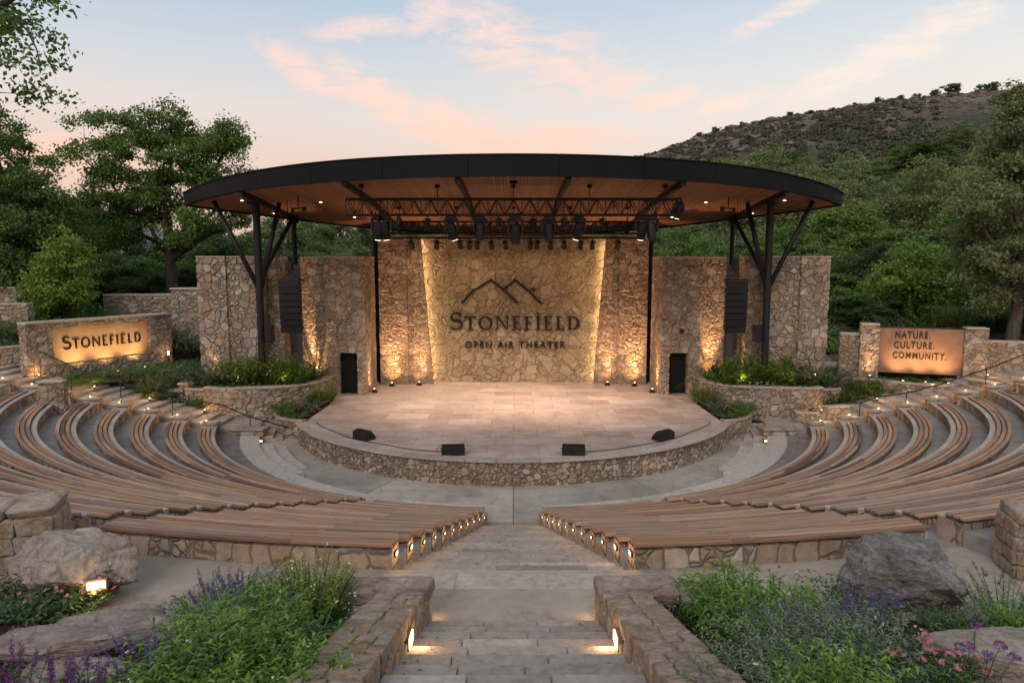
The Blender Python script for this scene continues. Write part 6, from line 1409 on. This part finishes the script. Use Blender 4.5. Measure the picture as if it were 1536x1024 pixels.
# planting in the planters, banks and sign beds
far = []
for sg in (-1, 1):
    w = SIDE[sg]
    for i, (x, y, key, sc, nm) in enumerate(((14.0, 32.9, 'deep', 1.5, 'dark bushy shrub'), (13.0, 33.3, 'lush', 1.75, 'fresh green shrub'), (12.75, 32.6, 'upright', 1.1, 'short golden shrub'), (11.5, 33.0, 'upright', 1.5, 'tall golden feathery shrub'), (10.85, 33.1, 'lush', 1.6, 'broad green shrub'), (10.35, 34.3, 'strap', 2.2, 'strap leaved clump'), (15.0, 33.2, 'sage', 1.6, 'grey sage'), (14.4, 32.5, 'pinkumbel', 1.3, 'pale flower heads'), (12.0, 32.45, 'white', .9, 'small white flowered plant'), (13.45, 32.4, 'deep', .9, 'low dark plant'), (10.75, 32.75, 'deep', .75, 'lowest dark plant'), (14.2, 33.5, 'deep', 2.1, 'tallest dark shrub'), (12.25, 34.0, 'lush2', 1.9, 'big green shrub behind the column'), (11.3, 32.45, 'ground', .9, 'creeping groundcover'))):
        far.append((key, (sg*x, y, 1.79), sc*1.42, f'{nm} in the curved planter by the column, {w}'))
    for i, (x, y, key, sc) in enumerate(((9.75, 30.2, 'ground', 1.0), (10.4, 30.5, 'lush2', .9), (10.7, 31.3, 'deep', 1.0), (9.5, 31.0, 'white', 1.0), (9.75, 31.9, 'sage', 1.3), (9.45, 32.7, 'upright', 1.2), (9.35, 33.6, 'lush', 1.0), (10.05, 31.2, 'pinkumbel', 1.0), (9.5, 34.4, 'upright', .9))):
        far.append((key, (sg*x, y, .93), sc, f'{["creeping groundcover", "leafy clump", "dark clump", "white flowered plant", "grey sage", "feathery plant", "green shrub", "pale flower heads", "thin upright plant"][i]} in the stage corner bed, {w}'))
Ab, Bb = Vector((-22.0, 32.4, 0)), Vector((-19.85, 36.7, 0)); u = (Bb-Ab).normalized(); nv = Vector((u.y, -u.x, 0))
ks = ['ground', 'lush2', 'deep', 'ground', 'sage', 'ground', 'ground', 'white', 'strap', 'deep', 'ground', 'ground']; rg = random.Random(6)
for i in range(22):
    f = (i % 11)/10; d = 1.35+.95*(i//11)+rg.uniform(-.15, .2); p = Ab+u*(f*6.2-.5)+nv*d; far.append((ks[i % 12], (p.x, p.y, 2.24), rg.uniform(.75, 1.05)*(1.7 if ks[i % 12] == 'ground' else 1), f'{ORD[i] if i < 20 else "late "+ORD[i-20]} low plant in the bed below the Stonefield plate, counted from the stairs'))
Ab, Bb = Vector((18.1, 33.6, 0)), Vector((21.4, 32.4, 0)); u = (Bb-Ab).normalized(); nv = Vector((u.y, -u.x, 0))
for i in range(14):
    f = (i % 7)/6; d = .5+.55*(i//7)+rg.uniform(-.1, .1); p = Ab+u*(f*4.2-.6)+nv*d; far.append((ks[(i*5) % 12], (p.x, p.y, 2.06), rg.uniform(.5, .8)*(1.5 if ks[(i*5) % 12] == 'ground' else 1), f'{ORD[i]} low plant in the bed below the bronze plate, counted from the stage'))
def on_bank(px, py):
    for y in np.arange(32.5, 42, .1):
        p = aty(px, py, y)
        if p.z <= float(bank_z(p.x, y)): return Vector((p.x, y, float(bank_z(p.x, y))))
    return p
bankp = [(1225, 585, 'sage', 1.5), (1245, 570, 'deep', 1.6), (1265, 590, 'deep', 1.7), (1205, 600, 'pinkumbel', 1.7), (1215, 612, 'lush2', 1.3), (1280, 600, 'strap', 2.2), (1300, 588, 'upright', 1.4), (1320, 596, 'white', 1.3), (1190, 590, 'sage', 1.6), (1240, 610, 'white', 1.2), (1205, 575, 'purple', 1.7), (1290, 575, 'lush', 1.2), (1180, 568, 'deep', 1.7), (1335, 585, 'deep', 1.2), (1215, 535, 'strap', 3.0), (1240, 530, 'lush', 1.4), (1262, 545, 'ground', 1.5), (1228, 515, 'upright', 2.0), (1250, 510, 'deep', 2.2)]
for i, (px, py, key, sc) in enumerate(bankp):
    p = on_bank(px, py) if py < 560 else Vector((13.9+(i*.617 % 1)*4.2, 32.35+(i*.37 % 1)*.45, 0)); z = p.z = p.z if py < 560 else float(stair_z(p.x))+.05
    far.append((key, (p.x, p.y, z), sc, f'{ORD[i]} shrub on the bank left of the bronze sign, counted up from the stairs'))
for i in range(16):
    x = 21.5+i*.75+(i % 3)*.3; y = 35.5+(i*37 % 50)/10; far.append((['deep', 'sage', 'lush', 'upright'][i % 4], (x, y, float(bank_z(x, y))), 2.6, f'{ORD[i]} tall shrub behind the wall right of the bronze sign, counted outwards'))
lb = [(20, 500, 'sage', 2.6), (50, 505, 'deep', 2.2), (10, 530, 'deep', 2.0), (240, 548, 'upright', 2.0), (252, 545, 'sage', 2.6), (232, 545, 'deep', 1.7), (60, 455, 'lush', 3.0), (40, 470, 'lush2', 2.8), (75, 458, 'upright', 2.6), (150, 462, 'deep', 2.4), (175, 458, 'strap', 3.0), (195, 455, 'sage', 2.4), (215, 456, 'deep', 2.0), (130, 466, 'lush', 2.0), (105, 470, 'ground', 3.0), (20, 440, 'deep', 3.0), (110, 560, 'strap', 2.6), (85, 560, 'sage', 1.8), (230, 585, 'ground', 1.5), (270, 572, 'strap', 2.0), (285, 535, 'deep', 1.8)]
for i, (px, py, key, sc) in enumerate(lb):
    if py < 480:
        y = 39.0; x = at_px(px, y); far.append((key, (x, y+rg.uniform(-.6, .6), float(bank_z(x, y))), sc, f'{ORD[i % 20]} shrub on the terrace above the Stonefield sign wall')); continue
    p = on_bank(px, py); z = p.z
    far.append((key, (p.x, p.y, z), sc, f'{ORD[i] if i < 20 else "last"} shrub beside the Stonefield sign wall, counted from the left edge'))
for i in range(9):
    x = -14.3-.42*i; far.append((['sage', 'deep', 'lush2', 'white', 'strap', 'pinkumbel', 'deep', 'upright', 'ground'][i], (x, 32.25-.05*(i % 3), float(stair_z(-x))+.05), 1.0+.12*(i % 4), f'{ORD[i]} small shrub along the back of the side stairs, Stonefield sign side'))
for key, loc, sc, lab in far: put(key, loc, sc, rng.uniform(0, 6.28), lab, 'plants in the terraced beds')
# small palm like plant beside the outer stage panel on the right
st, LP, LF, FP, FF = perennial(42, 3, .5, .3, .62, .035, 6, basal=110, droop=.6); t = thing('spiky_palm', 'spiky palm like plant between the pale end panel and the bronze sign', 'plant', (16.7, 36.6, 3.2))
link_mesh('foliage', np_mesh('foliage', [Vector(p)*1.6 for p in LP], LF), M['leaf_lime'], t); mb = MB(); mb.tube([(0, 0, -.8), (0, 0, .1)], [.12, .09], 8); mb.build('stem', M['bark'], t, world=False)

for sg in (-1, 1):
    for k, (x, y) in enumerate(((13.3, 32.5), (11.1, 32.6))):
        l = thing('garden_lamp', f'small garden lamp glowing among the planter shrubs {"near the low end pier" if k == 0 else "between column and stage"}, {SIDE[sg]}', 'lamp', (sg*x, y, 1.80), 0, 'garden lamps in the planters')
        mb = MB(); mb.cyl((0, 0, 0), .025, .3, 8); mb.build('stake', M['black'], l, world=False); mb = MB(); mb.cyl((0, 0, .3), .045, .08, 10); mb.build('lens', M['lens_small'], l, world=False)
        point('garden_glow', (sg*x, y, 2.35), 16, (1, .66, .28), .06)

# a few fallen leaves on the paving
rng = np.random.RandomState(77); Cs = []
for i in range(90):
    if i < 55: x, y, z = rng.choice([-1, 1])*rng.uniform(2.0, 6), rng.uniform(8.4, 9.1), 3.006
    elif i < 90: x, y, z = rng.choice([-1, 1])*rng.uniform(.75, 1.03), 0, 0; k = rng.randint(0, 7); y = 8.2-.40*k-rng.uniform(.05, .33); z = 3.0+.148*(k+1)+.008
    else: a = rng.uniform(-60, 60); r_ = rng.uniform(10.5, 13.0); x, y, z = r_*math.sin(R(a)), 33.48-r_*math.cos(R(a)), .006
    if i < 55 and abs(x) < 1.95 and y > 9.3: z = 3.014
    Cs.append((x, y, z))
n_ = rng.normal(size=(90, 3))*.12+np.array([0, 0, 1]); P, F = leaf_quads(np.array(Cs), n_/np.linalg.norm(n_, axis=1)[:, None], .04, rng)
M['dry'] = leaf('dry_leaf', [(0, (.09, .055, .025)), (.6, (.2, .13, .05)), (1, (.12, .13, .04))], 0, .8, 0)
P[:, 2] += np.where(P[:, 2] < 0.004, .006, 0); tag(link_mesh('fallen_leaves', np_mesh('fallen_leaves', P, F), M['dry']), kind='stuff', label='tiny dry leaves scattered over steps and paving')
# ------------------------------------------------------------------ sky, sun, camera
SUN_EL, SUN_AZ = R(38), R(200)        # soft afterglow light from behind and to the left of the camera
W = bpy.data.worlds.new('World'); SC.world = W; W.use_nodes = True; nt = W.node_tree; nt.nodes.clear()
def wn(t, **k):
    n = nt.nodes.new(t)
    for a, b in k.items(): setattr(n, a, b)
    return n
def wl(a, b): nt.links.new(a, b)
def wm(op, a, b=None, clamp=False):
    n = wn('ShaderNodeMath', operation=op); n.use_clamp = clamp
    for i, v in enumerate((a, b)):
        if v is None: continue
        if isinstance(v, (int, float)): n.inputs[i].default_value = v
        else: wl(v, n.inputs[i])
    return n.outputs[0]
def wramp(f, st):
    n = wn('ShaderNodeValToRGB'); cr = n.color_ramp
    while len(cr.elements) < len(st): cr.elements.new(.5)
    for e, (p, c) in zip(cr.elements, st): e.position = p; e.color = (*c, 1)
    wl(f, n.inputs[0]); return n.outputs[0]
def wmix(f, a, b):
    n = wn('ShaderNodeMix'); n.data_type = 'RGBA'
    if isinstance(f, (int, float)): n.inputs[0].default_value = f
    else: wl(f, n.inputs[0])
    for i, v in ((6, a), (7, b)):
        if isinstance(v, tuple): n.inputs[i].default_value = (*v, 1)
        else: wl(v, n.inputs[i])
    return n.outputs[2]
tc = wn('ShaderNodeTexCoord'); sx = wn('ShaderNodeSeparateXYZ'); wl(tc.outputs['Generated'], sx.inputs[0]); X, Y, Z = sx.outputs
hyp = wm('SQRT', wm('ADD', wm('MULTIPLY', X, X), wm('MULTIPLY', Y, Y))); el = wm('ARCTAN2', Z, hyp); az = wm('ARCTAN2', X, Y)   # radians; azimuth 0 = straight ahead
e01 = wm('DIVIDE', el, R(90))
blue = wramp(e01, [(0, (.70, .46, .38)), (.06, (.82, .57, .47)), (.095, (.80, .63, .54)), (.13, (.77, .69, .64)), (.17, (.62, .655, .69)), (.22, (.47, .565, .68)), (.32, (.45, .54, .66)), (1, (.38, .47, .6))])
warm = wramp(e01, [(0, (.82, .64, .50)), (.07, (.90, .74, .60)), (.12, (.88, .79, .69)), (.16, (.82, .80, .76)), (.21, (.65, .715, .765)), (.3, (.55, .63, .71)), (1, (.38, .47, .6))])
front = wm('MULTIPLY', wm('ADD', wm('SINE', wm('SUBTRACT', az, R(5))), .35), .85, True)
col = wmix(front, blue, warm)
# thin dusk clouds: warped streaky noise, gathered in a few drifts
v = wn('ShaderNodeCombineXYZ'); wl(az, v.inputs[0]); wl(wm('MULTIPLY', el, 1.0), v.inputs[1])
rot = wn('ShaderNodeMapping'); wl(v.outputs[0], rot.inputs[0]); rot.inputs['Rotation'].default_value = (0, 0, R(24)); rot.inputs['Scale'].default_value = (.8, 2.6, 1)
n0 = wn('ShaderNodeTexNoise'); wl(rot.outputs[0], n0.inputs[0]); n0.inputs['Scale'].default_value = 5; n0.inputs['Detail'].default_value = 3
wv = wn('ShaderNodeVectorMath', operation='SCALE'); wl(n0.outputs['Color'], wv.inputs[0]); wv.inputs[3].default_value = .22
ad = wn('ShaderNodeVectorMath', operation='ADD'); wl(rot.outputs[0], ad.inputs[0]); wl(wv.outputs[0], ad.inputs[1])
n1 = wn('ShaderNodeTexNoise'); wl(ad.outputs[0], n1.inputs[0]); n1.inputs['Scale'].default_value = 16; n1.inputs['Detail'].default_value = 9; n1.inputs['Roughness'].default_value = .68
n2 = wn('ShaderNodeTexNoise'); wl(ad.outputs[0], n2.inputs[0]); n2.inputs['Scale'].default_value = 38; n2.inputs['Detail'].default_value = 6; n2.inputs['Roughness'].default_value = .6
cl = wm('ADD', wm('MULTIPLY', n1.outputs[0], .62), wm('MULTIPLY', n2.outputs[0], .38))
def blob(a0, e0, ra, re, tilt=0):
    da = wm('SUBTRACT', az, R(a0)); de = wm('SUBTRACT', el, R(e0)); c_, s_ = math.cos(R(tilt)), math.sin(R(tilt))
    p = wm('ADD', wm('MULTIPLY', da, c_/R(ra)), wm('MULTIPLY', de, s_/R(ra))); q = wm('ADD', wm('MULTIPLY', da, -s_/R(re)), wm('MULTIPLY', de, c_/R(re)))
    return wm('EXPONENT', wm('MULTIPLY', wm('ADD', wm('MULTIPLY', p, p), wm('MULTIPLY', q, q)), -1))
msk = None
for b in BLOBS if 'BLOBS' in globals() else [(-17, 15, 4.8, 1.4300000000000002, -25), (-11, 13.2, 6.0, 1.9500000000000002, -25), (-4.5, 10.8, 8.4, 2.4699999999999998, -14), (3, 10.2, 8.4, 1.6900000000000002, 0), (-6.5, 19.5, 2.88, 2.8600000000000003, -50), (-1.5, 17.6, 7.8, 3.12, -28), (4, 15.8, 6.0, 2.9899999999999998, -5), (8.5, 14.2, 4.8, 1.3, 6), (12, 13, 3.5999999999999996, 1.04, 5), (17, 12.4, 4.2, 0.78, 10), (29, 15.2, 10.799999999999999, 1.6900000000000002, 20), (-36, 7.6, 10.799999999999999, 2.3400000000000003, 0), (-12, 18, 4.8, 0.9099999999999999, 10), (22, 19, 7.199999999999999, 0.9099999999999999, 22), (60, 18, 19.2, 6.5, 10), (-70, 20, 21.599999999999998, 6.5, -8), (130, 25, 36.0, 10.4, 0), (-140, 22, 36.0, 10.4, 0)]:
    t_ = blob(*b); msk = t_ if msk is None else wm('MAXIMUM', msk, t_)
dn = wm('MULTIPLY', wm('SUBTRACT', wm('ADD', cl, wm('MULTIPLY', msk, .31)), .605), 4.2, True)
dn = wm('MULTIPLY', dn, wm('MULTIPLY', msk, 1.5, True))
cc = wramp(e01, [(0, (.88, .52, .45)), (.08, (.98, .61, .47)), (.14, (1.05, .69, .53)), (.2, (1.0, .72, .61)), (.28, (.9, .72, .69)), (.4, (.7, .64, .68))])
cc2 = wramp(e01, [(0, (.95, .75, .62)), (.15, (.98, .82, .69)), (.25, (.9, .79, .73)), (.4, (.74, .70, .72))])
cwarm = wm('MULTIPLY', wm('SUBTRACT', az, R(8)), 3.5, True)
col = wmix(wm('MULTIPLY', dn, .8), col, wmix(cwarm, cc, cc2))
sky = wn('ShaderNodeTexSky'); sky.sky_type = 'NISHITA'; sky.sun_disc = False; sky.sun_elevation = SUN_EL; sky.sun_rotation = SUN_AZ; sky.air_density = 1.2; sky.dust_density = 2.0
sk = wn('ShaderNodeVectorMath', operation='SCALE'); wl(sky.outputs[0], sk.inputs[0]); sk.inputs[3].default_value = .05
fin = wmix(.08, col, sk.outputs[0])
bg = wn('ShaderNodeBackground'); wl(fin, bg.inputs[0]); bg.inputs[1].default_value = 1.0; wo = wn('ShaderNodeOutputWorld'); wl(bg.outputs[0], wo.inputs[0])
sd = bpy.data.lights.new('Sun', 'SUN'); sd.energy = 1.35; sd.angle = R(40); sd.color = (1, .86, .76); so = bpy.data.objects.new('Sun', sd); C.objects.link(so)
d = Vector((math.sin(SUN_AZ)*math.cos(SUN_EL), math.cos(SUN_AZ)*math.cos(SUN_EL), math.sin(SUN_EL))); so.rotation_euler = (-d).to_track_quat('-Z', 'Y').to_euler(); so.location = d*60

cam = bpy.data.cameras.new('Camera'); cam.lens = 24; cam.sensor_width = 36; cam.clip_end = 20000; cam.shift_x = -2/1536
co = bpy.data.objects.new('Camera', cam); C.objects.link(co); co.location = (0, 0, H); co.rotation_euler = (R(90)-TH, 0, 0); SC.camera = co
SC.view_settings.view_transform = 'Standard'; SC.view_settings.look = 'None'; SC.view_settings.exposure = .2; SC.view_settings.gamma = 1
SC.render.engine = 'CYCLES'; cy = SC.cycles
cy.use_denoising = True
try: cy.denoiser = 'OPENIMAGEDENOISE'
except Exception: pass
cy.max_bounces = 6; cy.diffuse_bounces = 3; cy.glossy_bounces = 2; cy.transmission_bounces = 3; cy.transparent_max_bounces = 4; cy.sample_clamp_indirect = 4; cy.caustics_reflective = False; cy.caustics_refractive = False
